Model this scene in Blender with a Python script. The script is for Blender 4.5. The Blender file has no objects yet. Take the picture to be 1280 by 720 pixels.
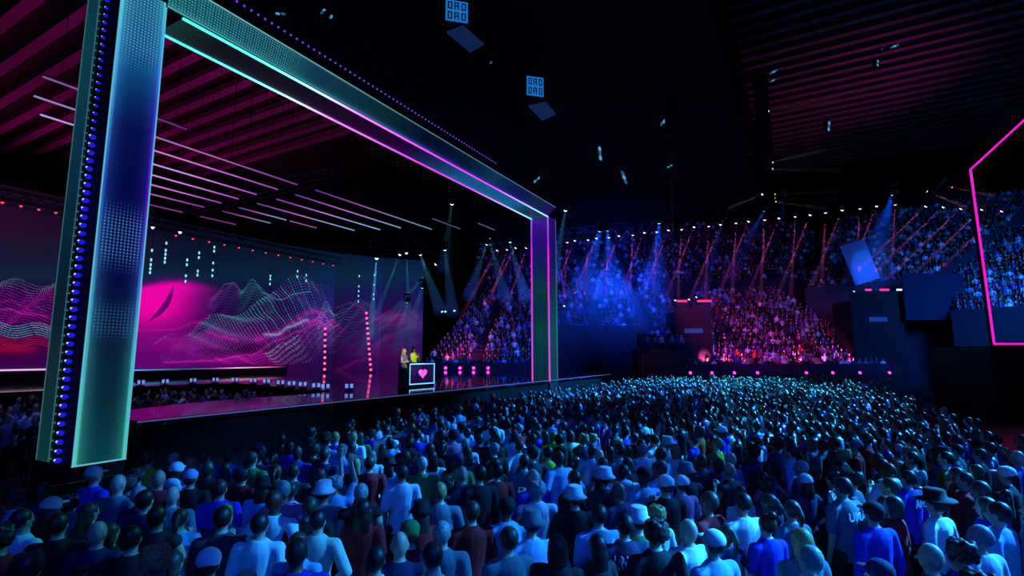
import bpy, bmesh, math, random
import numpy as np
from mathutils import Vector, Matrix, Euler

C = bpy.context.scene.collection
SC = bpy.context.scene
PI = math.pi
rnd = random.Random(7)
nrs = np.random.RandomState(11)

# ------------------------------------------------------------------ camera, world, exposure
H = 3.3
FPX, PIT, ROLL = 644.55, 0.1303, -0.0023
cam_d = bpy.data.cameras.new('camera'); cam = bpy.data.objects.new('camera', cam_d); C.objects.link(cam)
cam_d.sensor_width = 36.0; cam_d.lens = 36.0 * FPX / 1280.0
cam_d.clip_start = 0.05; cam_d.clip_end = 500
cam.rotation_mode = 'QUATERNION'
cam.rotation_quaternion = (Matrix.Rotation(PI/2 + PIT, 3, 'X') @ Matrix.Rotation(ROLL, 3, 'Z')).to_quaternion()
cam.location = (0, 0, H)
SC.camera = cam
W = bpy.data.worlds.new('world'); SC.world = W; W.use_nodes = True
W.node_tree.nodes['Background'].inputs[0].default_value = (0.1, 0.2, 1.0, 1)
W.node_tree.nodes['Background'].inputs[1].default_value = 0.004
SC.view_settings.view_transform = 'Standard'; SC.view_settings.look = 'None'
SC.view_settings.exposure = 0.0; SC.view_settings.gamma = 1.0
SC.view_settings.use_curve_mapping = False
SC.cycles.max_bounces = 5; SC.cycles.diffuse_bounces = 2; SC.cycles.glossy_bounces = 3
SC.cycles.transmission_bounces = 2; SC.cycles.volume_bounces = 0; SC.cycles.transparent_max_bounces = 12
SC.cycles.use_denoising = True
SC.cycles.sample_clamp_indirect = 4.0
SC.cycles.caustics_reflective = False; SC.cycles.caustics_refractive = False

# ------------------------------------------------------------------ frames of reference
OX, OY, AZ = -7.733, 10.652, 0.5088          # foot of the portal's left column
UX, UY = math.sin(AZ), math.cos(AZ)          # along the stage front
VX, VY = -math.cos(AZ), math.sin(AZ)         # into the stage
def SD(s, d, z):                             # stage coordinates -> world
    return Vector((OX + s*UX + d*VX, OY + s*UY + d*VY, z))
STAGE_ROT = PI/2 - AZ                        # z rotation that turns local x into the stage-front direction
def toSD(x, y):
    x -= OX; y -= OY
    return x*UX + y*UY, x*VX + y*VY
def ray(px, py):
    a = (px-640)/FPX; b = (360-py)/FPX
    c, s = math.cos(ROLL), math.sin(ROLL); R = a*c-b*s; U = a*s+b*c
    c, s = math.cos(PIT), math.sin(PIT)
    return Vector((R, c-U*s, s+U*c))
def on_z(px, py, z):
    r = ray(px, py); return r*((z-H)/r.z) + Vector((0, 0, H))
def on_y(px, py, y):
    r = ray(px, py); return r*(y/r.y) + Vector((0, 0, H))
def proj(x, y, z):
    z = z-H; c, s = math.cos(PIT), math.sin(PIT); F = y*c+z*s; U = -y*s+z*c
    if F < .1: return (-9999, -9999)
    return 640+FPX*x/F, 360-FPX*U/F

def lamp(kind, name, loc, target, power, color, size=1.0, size_y=None, angle=None, blend=0.3, parent=None):
    d = bpy.data.lights.new(name, kind); o = bpy.data.objects.new(name, d); C.objects.link(o)
    d.energy = power; d.color = color
    if kind == 'AREA':
        d.shape = 'RECTANGLE'; d.size = size; d.size_y = size_y or size
        d.spread = angle if angle else PI
    elif kind == 'SPOT':
        d.spot_size = angle; d.spot_blend = blend; d.shadow_soft_size = size
    else:
        d.shadow_soft_size = size
    o.location = loc
    o.rotation_euler = (Vector(target)-Vector(loc)).to_track_quat('-Z', 'Y').to_euler()
    return o

# ------------------------------------------------------------------ light washes (the rig in the roof, plus added fill)
lamp('AREA', 'crowd_wash', (6, -9, 13), (1, 10, 1), 620, (0.008, 0.095, 1.0), 12, 4, angle=2.0)
lamp('AREA', 'crowd_wash_far', (22, 16, 18), (8, 30, 1), 300, (0.008, 0.16, 1.0), 10, 5, angle=1.7)
CROWD_SPOTS = [  # location, target, power, colour, cone degrees
    ((22, 10, 15), (3.4, 5.2, 1.3), 100000, (0.02, 0.33, 1.0), 9),
    ((22, 4, 16), (2.0, 5.3, 1.3), 50000, (0.02, 0.30, 1.0), 6),
    ((24, 12, 16), (5.8, 7.0, 1.3), 110000, (0.02, 0.33, 1.0), 8),
    ((22, 14, 16), (1.0, 7.6, 1.3), 50000, (0.02, 0.30, 1.0), 7),
    ((20, 8, 16), (-1.6, 5.6, 1.3), 50000, (0.02, 0.33, 1.0), 6),
    ((20, 16, 17), (-3.6, 7.6, 1.3), 50000, (0.02, 0.30, 1.0), 6),
    ((26, 14, 16), (8.0, 9.6, 1.3), 60000, (0.02, 0.33, 1.0), 10),
    ((20, 18, 17), (-0.6, 10.5, 1.3), 60000, (0.02, 0.36, 1.0), 11),
    ((20, 22, 17), (-2.6, 13.5, 1.3), 50000, (0.02, 0.30, 1.0), 12),
    ((26, 18, 17), (4.5, 12.5, 1.3), 90000, (0.02, 0.34, 1.0), 11),
    ((28, 20, 17), (8.5, 14.0, 1.3), 100000, (0.02, 0.40, 1.0), 12),
    ((30, 28, 18), (11.5, 20.0, 1.3), 150000, (0.03, 0.44, 0.95), 15),
    ((32, 32, 18), (14.0, 27.0, 1.3), 180000, (0.03, 0.48, 0.95), 18),
    ((22, 34, 18), (4.0, 24.0, 1.3), 140000, (0.02, 0.32, 1.0), 18),
    ((24, 40, 18), (7.5, 31.0, 1.3), 170000, (0.02, 0.30, 1.0), 24),
    ((30, 40, 18), (14.0, 35.0, 1.3), 170000, (0.03, 0.46, 0.95), 24),
    ((14, 20, 17), (-4.5, 5.2, 1.3), 14000, (0.02, 0.55, 0.8), 4),
]
for a, b, p, c, ang in CROWD_SPOTS:
    lamp('SPOT', 'crowd_spot', a, b, p, c, 0.12, angle=math.radians(ang), blend=0.5)
# stage ceiling and hall roof are washed magenta from below
lamp('AREA', 'stage_roof_wash', SD(9, 14, 12.6), SD(9, 22, 20), 170, (1.0, 0.0, 0.46), 14, 2)
lamp('AREA', 'stage_roof_wash', SD(12, 36, 13.5), SD(9, 30, 20), 340, (1.0, 0.0, 0.42), 26, 3)
lamp('AREA', 'stage_roof_wash', SD(5, 5, 12.8), SD(3, 14, 20), 80, (0.7, 0.0, 0.50), 8, 2)
lamp('SPOT', 'hall_roof_wash', (38, 36, 11), (31, 46, 29), 2200, (1.0, 0.0, 0.36), 1.5, angle=1.15, blend=1.0)
lamp('AREA', 'ambient_fill', (5, 20, 27), (5, 20, 0), 260, (0.03, 0.04, 1.0), 50, 50)  # added ambient fill that tints the blacks navy, no lamp of the rig
# stands
lamp('AREA', 'stand_wash', (10, 46, 10), (12, 62, 12), 1500, (0.005, 0.06, 1.0), 6, 3, angle=1.5)
lamp('AREA', 'stand_wash', (34, 20, 14), (47, 46, 6), 3200, (0.01, 0.17, 1.0), 8, 5, angle=1.1)
lamp('AREA', 'stand_wash', (20, 34, 13), (26, 55, 5), 480, (0.06, 0.08, 1.0), 8, 4, angle=1.3)
lamp('SPOT', 'stand_pink_wash', (13, 41, 12), (25.5, 56, 5.5), 9000, (1.0, 0.04, 0.40), 0.1, angle=.85, blend=.8)
lamp('AREA', 'pit_fill', SD(4, 8, 9.5), SD(4, 8.5, 0), 60, (0.25, 0.3, 1.0), 8, 5, angle=1.6)  # added fill that lifts the dark people in the pit
lamp('AREA', 'stand_wash', SD(34, 2, 9), (-4, 52, 6), 900, (0.02, 0.10, 1.0), 6, 4, angle=1.5)

# ------------------------------------------------------------------ materials
def lin(c):
    return tuple(((v/255.0)/12.92 if v/255.0 <= 0.04045 else ((v/255.0+0.055)/1.055)**2.4) for v in c)
MATS = {}
def mat(name, rgb, rough=0.6, metal=0.0, noise=0.15, nscale=8.0, emit=None, strength=0.0, bump=0.0):
    if name in MATS: return MATS[name]
    m = bpy.data.materials.new(name); m.use_nodes = True; nt = m.node_tree
    b = nt.nodes['Principled BSDF']; b.inputs['Roughness'].default_value = rough
    b.inputs['Metallic'].default_value = metal
    base = lin(rgb)
    tc = nt.nodes.new('ShaderNodeTexCoord'); nz = nt.nodes.new('ShaderNodeTexNoise')
    nz.inputs['Scale'].default_value = nscale; nt.links.new(tc.outputs['Object'], nz.inputs['Vector'])
    rp = nt.nodes.new('ShaderNodeValToRGB')
    rp.color_ramp.elements[0].position = 0.3; rp.color_ramp.elements[1].position = 0.7
    rp.color_ramp.elements[0].color = (*[v*(1-noise) for v in base], 1)
    rp.color_ramp.elements[1].color = (*[min(1, v*(1+noise)) for v in base], 1)
    nt.links.new(nz.outputs[0], rp.inputs[0]); nt.links.new(rp.outputs[0], b.inputs['Base Color'])
    if bump:
        bp = nt.nodes.new('ShaderNodeBump'); bp.inputs['Strength'].default_value = bump
        nt.links.new(nz.outputs[0], bp.inputs['Height']); nt.links.new(bp.outputs[0], b.inputs['Normal'])
    if emit:
        b.inputs['Emission Color'].default_value = (*lin(emit), 1); b.inputs['Emission Strength'].default_value = strength
        m.cycles.emission_sampling = 'NONE'
    MATS[name] = m; return m
def attr_mat(name, emissive=True, strength=1.0, rough=0.8):
    m = bpy.data.materials.new(name); m.use_nodes = True; nt = m.node_tree
    b = nt.nodes['Principled BSDF']; at = nt.nodes.new('ShaderNodeAttribute'); at.attribute_name = 'Col'
    if emissive:
        b.inputs['Base Color'].default_value = (0.004, 0.004, 0.006, 1); b.inputs['Roughness'].default_value = 0.35
        nt.links.new(at.outputs[0], b.inputs['Emission Color']); b.inputs['Emission Strength'].default_value = strength
        m.cycles.emission_sampling = 'NONE'
    else:
        b.inputs['Roughness'].default_value = rough; nt.links.new(at.outputs[0], b.inputs['Base Color'])
    MATS[name] = m; return m
BLACK = mat('black_paint', (14, 14, 18), 0.55)
TRUSS = mat('dark_truss_metal', (38, 38, 44), 0.4, 0.6)
HOUS = mat('lamp_housing', (10, 10, 12), 0.6)
FLOORM = mat('hall_floor', (16, 16, 22), 0.5, nscale=1.5)
CONC = mat('stand_concrete', (34, 34, 48), 0.8, nscale=2)
RIB = mat('roof_rib_steel', (150, 140, 150), 0.6)
DECK = mat('roof_deck', (10, 10, 14), 0.8)
STAGEF = mat('glossy_stage_floor', (10, 9, 16), 0.055, 0.0, noise=0.1, nscale=0.8)
STAGEF.node_tree.nodes['Principled BSDF'].inputs['Specular IOR Level'].default_value = 0.9
FASC = mat('stage_fascia', (4, 4, 7), 0.9)
FASC.node_tree.nodes['Principled BSDF'].inputs['Specular IOR Level'].default_value = 0.15
SCREEN = attr_mat('led_screen_picture', True, 1.0)
LEDP = attr_mat('led_panel_picture', True, 1.0)
TUBEM = attr_mat('light_tube_glow', True, 1.0)
CROWDM = attr_mat('crowd_clothing_and_skin', False, rough=.42)
def glow(name, rgb, s): return mat(name, rgb, 0.5, emit=rgb, strength=s)
def haze(name, density, color=(1, 1, 1)):
    m = bpy.data.materials.new(name); m.use_nodes = True; nt = m.node_tree
    nt.nodes.remove(nt.nodes['Principled BSDF'])
    v = nt.nodes.new('ShaderNodeVolumeScatter'); v.inputs['Density'].default_value = density
    v.inputs['Color'].default_value = (*color, 1); v.inputs['Anisotropy'].default_value = 0.0
    nt.links.new(v.outputs[0], nt.nodes['Material Output'].inputs['Volume'])
    return m

# ------------------------------------------------------------------ helpers
def tag(o, label=None, cat=None, group=None, kind=None):
    if label: o['label'] = label
    if cat: o['category'] = cat
    if group: o['group'] = group
    if kind: o['kind'] = kind
    return o
ORD = ['first', 'second', 'third', 'fourth', 'fifth', 'sixth', 'seventh', 'eighth', 'ninth', 'tenth', 'eleventh', 'twelfth', 'thirteenth', 'fourteenth', 'fifteenth', 'sixteenth', 'seventeenth', 'eighteenth', 'nineteenth', 'twentieth']
def empty(name, loc=(0, 0, 0), rz=0.0, label=None, cat=None, group=None):
    o = bpy.data.objects.new(name, None); C.objects.link(o); o.location = loc; o.rotation_euler = (0, 0, rz)
    o.empty_display_size = 0.2
    return tag(o, label, cat, group)
def link(name, me, m=None, parent=None, smooth=False):
    if m is not None and len(me.materials) == 0: me.materials.append(m)
    if smooth: me.polygons.foreach_set('use_smooth', [True]*len(me.polygons))
    o = bpy.data.objects.new(name, me); C.objects.link(o)
    if parent: o.parent = parent
    return o
def obj(name, bm, m, parent=None, smooth=False):
    me = bpy.data.meshes.new(name); bmesh.ops.recalc_face_normals(bm, faces=bm.faces)
    bm.to_mesh(me); bm.free()
    return link(name, me, m, parent, smooth)
def bx(bm, x0, x1, y0, y1, z0, z1, bevel=0):
    r = bmesh.ops.create_cube(bm, size=1)
    M = Matrix.Translation(((x0+x1)/2, (y0+y1)/2, (z0+z1)/2)) @ Matrix.Diagonal((x1-x0, y1-y0, z1-z0, 1))
    bmesh.ops.transform(bm, matrix=M, verts=r['verts'])
    if bevel:
        es = list({e for v in r['verts'] for e in v.link_edges})
        bmesh.ops.bevel(bm, geom=es, offset=bevel, segments=2, affect='EDGES')
    return r['verts']
def tube(bm, a, b, r, n=6, r2=None):
    a = Vector(a); b = Vector(b); L = (b-a).length
    if L < 1e-6: return
    q = (b-a).to_track_quat('Z', 'Y').to_matrix().to_4x4()
    bmesh.ops.create_cone(bm, cap_ends=True, segments=n, radius1=r, radius2=r if r2 is None else r2, depth=L,
                          matrix=Matrix.Translation((a+b)/2) @ q)
def ball(bm, c, r, su=8, sv=6, rot=None):
    M = Matrix.Translation(c) @ ((rot.to_4x4()) if rot is not None else Matrix.Identity(4)) @ Matrix.Diagonal((*(r if hasattr(r, '__len__') else (r, r, r)), 1))
    bmesh.ops.create_uvsphere(bm, u_segments=su, v_segments=sv, radius=1, matrix=M)
def grid_mesh(name, P, Q, col, m, parent=None):
    """P: (nb+1, na+1, 3) points; col: (nb+1, na+1, 3) linear colours."""
    nb, na = P.shape[0], P.shape[1]
    me = bpy.data.meshes.new(name)
    idx = np.arange(nb*na).reshape(nb, na)
    f = np.stack([idx[:-1, :-1], idx[:-1, 1:], idx[1:, 1:], idx[1:, :-1]], -1).reshape(-1, 4)
    me.vertices.add(nb*na); me.vertices.foreach_set('co', P.reshape(-1).astype(np.float32))
    me.loops.add(len(f)*4); me.loops.foreach_set('vertex_index', f.reshape(-1).astype(np.int32))
    me.polygons.add(len(f)); me.polygons.foreach_set('loop_start', np.arange(0, len(f)*4, 4, dtype=np.int32))
    me.update(calc_edges=True)
    at = me.color_attributes.new('Col', 'FLOAT_COLOR', 'POINT')
    c4 = np.ones((nb*na, 4), np.float32); c4[:, :3] = col.reshape(-1, 3)
    at.data.foreach_set('color', c4.reshape(-1))
    return link(name, me, m, parent)
def slin(a):
    a = np.clip(np.asarray(a, float)/255.0, 0, 4)
    return np.where(a <= 0.04045, a/12.92, ((a+0.055)/1.055)**2.4)
def ramp(t, stops):
    ts = [s[0] for s in stops]; cs = np.array([s[1] for s in stops], float)
    return np.stack([np.interp(t, ts, cs[:, k]) for k in range(3)], -1)
def copy_tree(o, parent=None, loc=None, rot=None):
    c = o.copy(); C.objects.link(c); c.parent = parent
    if loc is not None: c.location = loc
    if rot is not None: c.rotation_euler = rot
    for ch in list(o.children): copy_tree(ch, c)
    return c

# ------------------------------------------------------------------ setting: floor, roofs, walls
bm = bmesh.new(); bx(bm, -70, 95, -25, 110, -0.3, 0)
tag(obj('floor', bm, FLOORM), kind='structure')
bm = bmesh.new()   # roof deck over the stage
vs = [SD(-32, -9, 20.6), SD(60, -9, 20.6), SD(60, 75, 20.6), SD(-32, 75, 20.6)]
lo = [bm.verts.new(v) for v in vs]; hi = [bm.verts.new(v+Vector((0, 0, .3))) for v in vs]
bm.faces.new(lo); bm.faces.new(hi)
for i in range(4): bm.faces.new([lo[i], lo[(i+1) % 4], hi[(i+1) % 4], hi[i]])
tag(obj('ceiling_stage', bm, DECK), kind='structure')
bm = bmesh.new(); bx(bm, -70, 95, -25, 110, 29.0, 29.3)
tag(obj('ceiling', bm, DECK), kind='structure')
def rib_mesh(L, h):   # I-section roof rib running along local y
    bm = bmesh.new()
    bx(bm, -.28, .28, 0, L, -h, -h+.06); bx(bm, -.05, .05, 0, L, -h+.06, 0); bx(bm, -.2, .2, 0, L, -.05, 0)
    me = bpy.data.meshes.new('roof_rib'); bm.to_mesh(me); bm.free(); me.materials.append(RIB); return me
bm = bmesh.new()  # added black sheet, hides the lit roof to keep it dark above the beam
prism_pts = [(-.9, 1.7), (21.2, 1.7), (21.2, 1.9), (-.9, 1.9)]
lo = [bm.verts.new(SD(a, b, 12.4)) for a, b in prism_pts]; hi = [bm.verts.new(SD(a, b, 20.6)) for a, b in prism_pts]
bm.faces.new(lo); bm.faces.new(hi)
for i in range(4): bm.faces.new([lo[i], lo[(i+1) % 4], hi[(i+1) % 4], hi[i]])
tag(obj('wall_roof_mask', bm, mat('black_mask', (12, 10, 16), .9)), kind='structure')
rm = rib_mesh(58, .45)
for i in range(17):
    s = -5.0+i*1.62
    o = bpy.data.objects.new('ceiling_beam', rm); C.objects.link(o); o.location = SD(s, 2, 20.6)
    o.rotation_euler = (0, 0, STAGE_ROT); tag(o, kind='structure', group='ribs of the stage roof')
rm2 = rib_mesh(43, .5)
for i in range(34):
    s = 22+i*1.55
    o = bpy.data.objects.new('ceiling_beam', rm2); C.objects.link(o); o.location = SD(s, -52, 29.0)
    o.rotation_euler = (0, 0, STAGE_ROT); tag(o, kind='structure', group='ribs of the hall roof')
bm = bmesh.new(); bx(bm, -70, 95, 104, 104.4, 0, 29); tag(obj('wall_back', bm, mat('hall_wall', (16, 15, 24), .8)), kind='structure')
bm = bmesh.new(); bx(bm, 90, 90.4, -25, 104, 0, 29); tag(obj('wall_right', bm, MATS['hall_wall']), kind='structure')
bm = bmesh.new(); bx(bm, -66.4, -66, -25, 104, 0, 29); tag(obj('wall_left', bm, MATS['hall_wall']), kind='structure')

# ------------------------------------------------------------------ stage platform
def prism(bm, pts, z0, z1):
    lo = [bm.verts.new(SD(s, d, z0)) for s, d in pts]; hi = [bm.verts.new(SD(s, d, z1)) for s, d in pts]
    bm.faces.new(hi); bm.faces.new(lo)
    n = len(pts)
    for i in range(n): bm.faces.new([lo[i], lo[(i+1) % n], hi[(i+1) % n], hi[i]])
outl = [(0.15, 0), (30, 0), (44, 24.9), (-8, 24.9), (-8, 14.2), (0, 14.0), (4, 13.7), (6.6, 13.3), (8.8, 13.1), (9.7, 12.7), (10.0, 11.6),
        (9.8, 9.9), (9.3, 8.2), (8.85, 6.6), (8.5, 5.3), (8.1, 3.9), (7.6, 3.1), (7.0, 2.9), (4.6, 3.3), (2.65, 3.05), (1.25, 2.6), (0.15, 2.45)]
st = empty('stage_platform', SD(0, 0, 0), 0, 'glossy black main stage with a curved catwalk around a sunken audience pit', 'stage')
def under(o, par):   # keep world coordinates for children of a moved parent
    o.parent = par; o.matrix_parent_inverse = Matrix.LocRotScale(par.location, par.rotation_euler, par.scale).inverted(); return o
bm = bmesh.new(); prism(bm, outl, 1.86, 2.0); under(obj('stage_deck', bm, STAGEF), st)
inset = outl
bm = bmesh.new()
ins = [(s, d) for s, d in outl]
cs = sum(p[0] for p in ins)/len(ins)
prism(bm, [(s*0.999+.02, d*0.995+.06) for s, d in ins], 0.0, 1.86); under(obj('fascia', bm, FASC), st)
bm = bmesh.new()
for (a, b) in [((0.15, -.02), (30, -.02))]:
    tube(bm, SD(*a, 1.97), SD(*b, 1.97), .018, 5)
under(obj('edge_trim', bm, glow('dim_edge_light', (70, 80, 130), 0.8)), st)
# twin lens monitor lamps round the pit edge
def pit_lamp():
    r = empty('floor_blinder', (0, 0, 0), 0, None, 'stage light', 'twin stage lights along the pit edge')
    bm = bmesh.new(); bx(bm, -.16, .16, -.07, .07, 0, .04, .01); bx(bm, -.02, .02, -.04, .04, .04, .1); obj('base', bm, HOUS, r)
    for s in (-1, 1):
        bm = bmesh.new(); bx(bm, s*.09-.075, s*.09+.075, -.05, .08, .09, .28, .015); o = obj('lamp_head', bm, HOUS, r)
        bm = bmesh.new(); bx(bm, s*.09-.055, s*.09+.055, -.056, -.05, .11, .26); obj('lens', bm, glow('pale_blue_lens', (120, 150, 235), 0.9), o)
    return r
edge = [(5.9, 13.5), (6.63, 13.45), (7.55, 13.3), (8.75, 13.25), (9.65, 12.95), (9.95, 12.0), (9.95, 10.6), (9.65, 9.2), (9.25, 7.7), (8.95, 6.6), (8.7, 5.6), (8.35, 4.4), (8.1, 3.6), (8.6, 2.9)]
pl = pit_lamp()
for i, (s, d) in enumerate(edge):
    o = pl if i == 0 else copy_tree(pl)
    ang = STAGE_ROT+(0 if i < 5 else -.75); o.location = SD(s+.12*(i > 4), d+.15, 2.0); o.rotation_euler = (0, 0, ang)
    o['label'] = 'small twin-lens stage light on the pit rim, %s from the left portal column' % ORD[i]

# ------------------------------------------------------------------ LED screen wall (picture shown by the screen)
def screen_picture(w=1710, h=570):
    """picture shown on the wall: dotted wave mountains in front of a magenta dawn."""
    K = 3.0
    X, Y = np.meshgrid(np.arange(w)/K-10, np.arange(h)/K+278)
    im = ramp(Y, [(278, (5, 8, 30)), (320, (4, 22, 44)), (345, (6, 34, 54)), (372, (20, 8, 56)), (420, (34, 2, 56)), (465, (40, 0, 54))])
    def soft(v, a, b): q = np.clip((v-a)/(b-a), 0, 1); return q*q*(3-2*q)
    def add(mask, c, k=1.0):
        nonlocal im
        m = np.clip(mask*k, 0, 1)[..., None]; im = im*(1-m)+np.array(c, float)*m
    add(soft(Y, 380, 430)*(1-soft(X, 300, 420))*.9, (84, 0, 92))
    top = 352+4*np.sin(X*.05)
    lf = soft(X, 110, 160)
    add((1-soft(X, 70, 120))*soft(Y, 345, 365)*.8, (46, 0, 62))
    add(lf*soft(Y-top, -14, 4)*(1-soft(X, 190, 300))*.45, (110, 10, 130))
    add(lf*soft(Y-top, -3, 8)*(1-soft(Y, 385, 432))*(1-soft(X+.5*(Y-350), 215, 300)), (236, 0, 164))
    add(np.exp(-((X-215)/60)**2-((Y-428)/10)**2)*.45, (170, 0, 140))
    add(np.exp(-((X-300)/40)**2-((Y-434)/9)**2)*.8, (14, 0, 26))
    add(np.exp(-((X-398)/44)**2-((Y-440)/24)**2)*.8, (26, 0, 40))
    add(np.exp(-((X-350)/60)**2-((Y-385)/22)**2)*.7, (12, 4, 34))
    add(np.exp(-((X-495)/34)**2-((Y-398)/10)**2)*.5, (150, 0, 118))
    add(np.exp(-((X-480)/44)**2-((Y-440)/20)**2)*.55, (84, 0, 76))
    def crescent(x0, y0, x1, y1, bow, wd, c):
        for tt in np.linspace(0, 1, 120):
            cx = x0+(x1-x0)*tt+bow*math.sin(PI*tt); cy = y0+(y1-y0)*tt+bow*math.sin(PI*tt)*.6
            ww = wd*math.sin(PI*min(1, tt*1.02))+.4
            add(((X-cx)**2+(Y-cy)**2 < ww*ww), c, .6)
    crescent(186, 400, 217, 355, 5, 3.4, (90, 0, 100))
    crescent(238, 420, 284, 355, 8, 3.8, (26, 0, 50))
    im2 = im.copy()
    def dot(px, py, c, a=1.0, r=2):
        i = int((py-278)*K); j = int((px+10)*K)
        i0, i1, j0, j1 = max(0, i), min(h, i+r), max(0, j), min(w, j+r)
        if i1 > i0 and j1 > j0: im2[i0:i1, j0:j1] = im2[i0:i1, j0:j1]*(1-a)+np.asarray(c)*a
    MAG, TEAL, WHT, VIO = np.array((240, 30, 195.)), np.array((80, 200, 210.)), np.array((215, 205, 240.)), np.array((150, 70, 200.))
    g = lambda x, m, s, a: a*math.exp(-((x-m)/s)**2)
    # dotted mountain: rows of points seen in perspective, climbing from the left foot to the middle peaks
    for j in range(34):
        q = j/33
        for i in range(64):
            x = 192+i*3.3+j*2.1; 
            hh = g(x, 385, 40, 50)*(1-.15*q)+g(x, 345, 34, 20)+g(x, 412, 10, 6)*q+2.5*math.sin(x*.13+j*.5)
            y = 452-1.75*j-hh*(.35+.65*q)
            c = MAG*(1-q)+TEAL*q if (x < 330) else (VIO*.9 if (i+j) % 3 else TEAL)
            if x < 424+6*math.sin(j*1.7): dot(x, y, c, (.82 if x > 235 else .55)*min(1, max(.15, (428-x)/40)), 3 if q > .3 else 2)
    # front swell, slanting hatch strokes that open to the right
    for i in range(112):
        x0 = 268+i*1.35; crest = 446-g(x0, 412, 60, 46)-1.5*math.sin(x0*.2)
        for k in range(26):
            t = k/25; x = x0+8*t*t+10*t; y = crest+t*(8+g(x0, 372, 46, 22))
            if math.sin(k*1.3+i*.35) > -.25 and y < 455: dot(x, y, (WHT if 330 < x0 < 372 else MAG), .75*(1-.6*t), 2)
    # wave fan at the left foot
    for i in range(46):
        x0 = 206+i*4.2
        for k in range(22):
            t = k/21; dot(x0+26*t*t+6*t, 452-34*t*(1-.25*abs(i-20)/26), VIO if k % 2 else MAG*.8, .6*(1-.5*t), 2)
    for i in range(16):
        for k in range(12): dot(190+i*1.9+k*.9, 432-g(i, 8, 6, 9)-k*.9+k*.2, WHT*.8, .5, 1)
    # contour waves along the skyline
    for k in range(18):
        for i in range(500):
            x = 250+i*.33
            env = g(x, 290, 15, 23)+g(x, 318, 12, 25)+g(x, 268, 10, 8)+g(x, 336, 9, 8)
            y = 378+k*1.9-env*(1-k/24)-1.3*math.sin(x*.35+k*.8)
            dot(x, y, (TEAL*.9 if x > 298 else VIO*1.1), .8*(1-k/20)*min(1, env/7), 1)
    for k in range(24):
        for i in range(480):
            x = 388+i*.33
            env = g(x, 408, 8, 22)+g(x, 452, 17, 25)+g(x, 430, 9, 9)+g(x, 508, 11, 22)+g(x, 485, 12, 8)
            y = 399+k*2.0-env*(1-k/30)-1.6*math.sin(x*.3+k*.9)
            c = WHT*.95 if x < 418 else (TEAL*.75 if math.sin(k*1.3+x*.06) > -.2 else MAG*.7)
            dot(x, y, c, .8*(1-k/30)*min(1, env/5), 1)
    for k in range(34):     # contour fans to the right, below the skyline
        for i in range(110):
            t = i/109; x = 432+k*2.7+24*t*t; y = 446-(34+.25*k)*math.sin(PI*.5*t)-g(x, 495, 22, 16)
            if (i//3) % 2: dot(x, y, TEAL*.75 if (k//5) % 2 else VIO*.8, .6, 1)
    def stroke(p, c, wd, a):     # glowing crest made of fine points
        for (xa, ya), (xb, yb) in zip(p[:-1], p[1:]):
            n = int(abs(xb-xa)*1.6)+2
            for q in range(n):
                f = q/(n-1); f2 = f*f*(3-2*f); x = xa+(xb-xa)*f; y = ya+(yb-ya)*f2
                for o in np.arange(-wd*2, wd*2+.01, .7):
                    dot(x+o*.6, y+o, c, a*math.exp(-(o/wd)**2), 1)
                    if rnd.random() < .5: dot(x+rnd.uniform(-2, 2), y+rnd.gauss(0, wd*1.6), c, a*.5, 1)
    stroke([(165, 412), (215, 411), (246, 402), (262, 396)], MAG, 1.0, .8)
    stroke([(258, 414), (276, 420), (298, 424)], MAG, 2.4, .9)
    stroke([(204, 452), (262, 450), (312, 443), (350, 424), (372, 414), (402, 396)], MAG+15, 1.0, 1)
    stroke([(318, 424), (350, 416), (366, 404), (396, 400), (412, 410)], MAG, 3.6, .9)
    stroke([(372, 398), (392, 388), (404, 392), (414, 405)], MAG, 3.2, .9)
    stroke([(330, 417), (345, 418), (362, 408), (385, 399)], TEAL+50, 1.4, 1)
    stroke([(420, 462), (452, 450), (480, 424), (516, 408), (540, 412)], MAG*.8, 1.6, .6)
    stroke([(262, 384), (268, 372), (282, 354), (292, 353), (302, 364)], VIO+40, .6, .9)
    stroke([(420, 384), (438, 378), (450, 382), (458, 390)], MAG*.9, .6, .9)
    stroke([(300, 366), (316, 349), (330, 366), (350, 374), (372, 366), (388, 364)], TEAL+30, .6, .8)
    # left portion seen beyond the column
    for j in range(20):
        for i in range(36):
            x = -8+i*2.4+j*.4; y = 352+j*2.8-5*math.sin(x*.09+j*.3)
            dot(x, y, WHT*.7 if (j < 4) else (MAG if j % 5 else VIO), .7, 3)
    for k in range(10):
        for i in range(240):
            x = -8+i*.33; y = 401+k*2.9+3.5*math.sin(x*.1)+x*.10
            if (int(x*2+k*3) % 5) < 3: dot(x, y, TEAL*.95 if k < 6 else np.array((220, 20, 50)), .8, 2)
    add0 = np.exp(-((Y-434)/7)**2)*(1-soft(X, 30, 60))*.55
    im2 = im2*(1-add0[..., None])+np.array((190, 8, 40))*add0[..., None]
    stroke([(-8, 386), (12, 385), (30, 391), (48, 392), (60, 395)], MAG+10, 1.5, .9)
    stroke([(-8, 377), (14, 374), (26, 380), (40, 388)], MAG, 1.0, .8)
    stroke([(26, 348), (34, 364), (46, 382), (58, 388)], VIO, .8, .8)
    return np.clip(im2, 0, 255)
IM = screen_picture()
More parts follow.
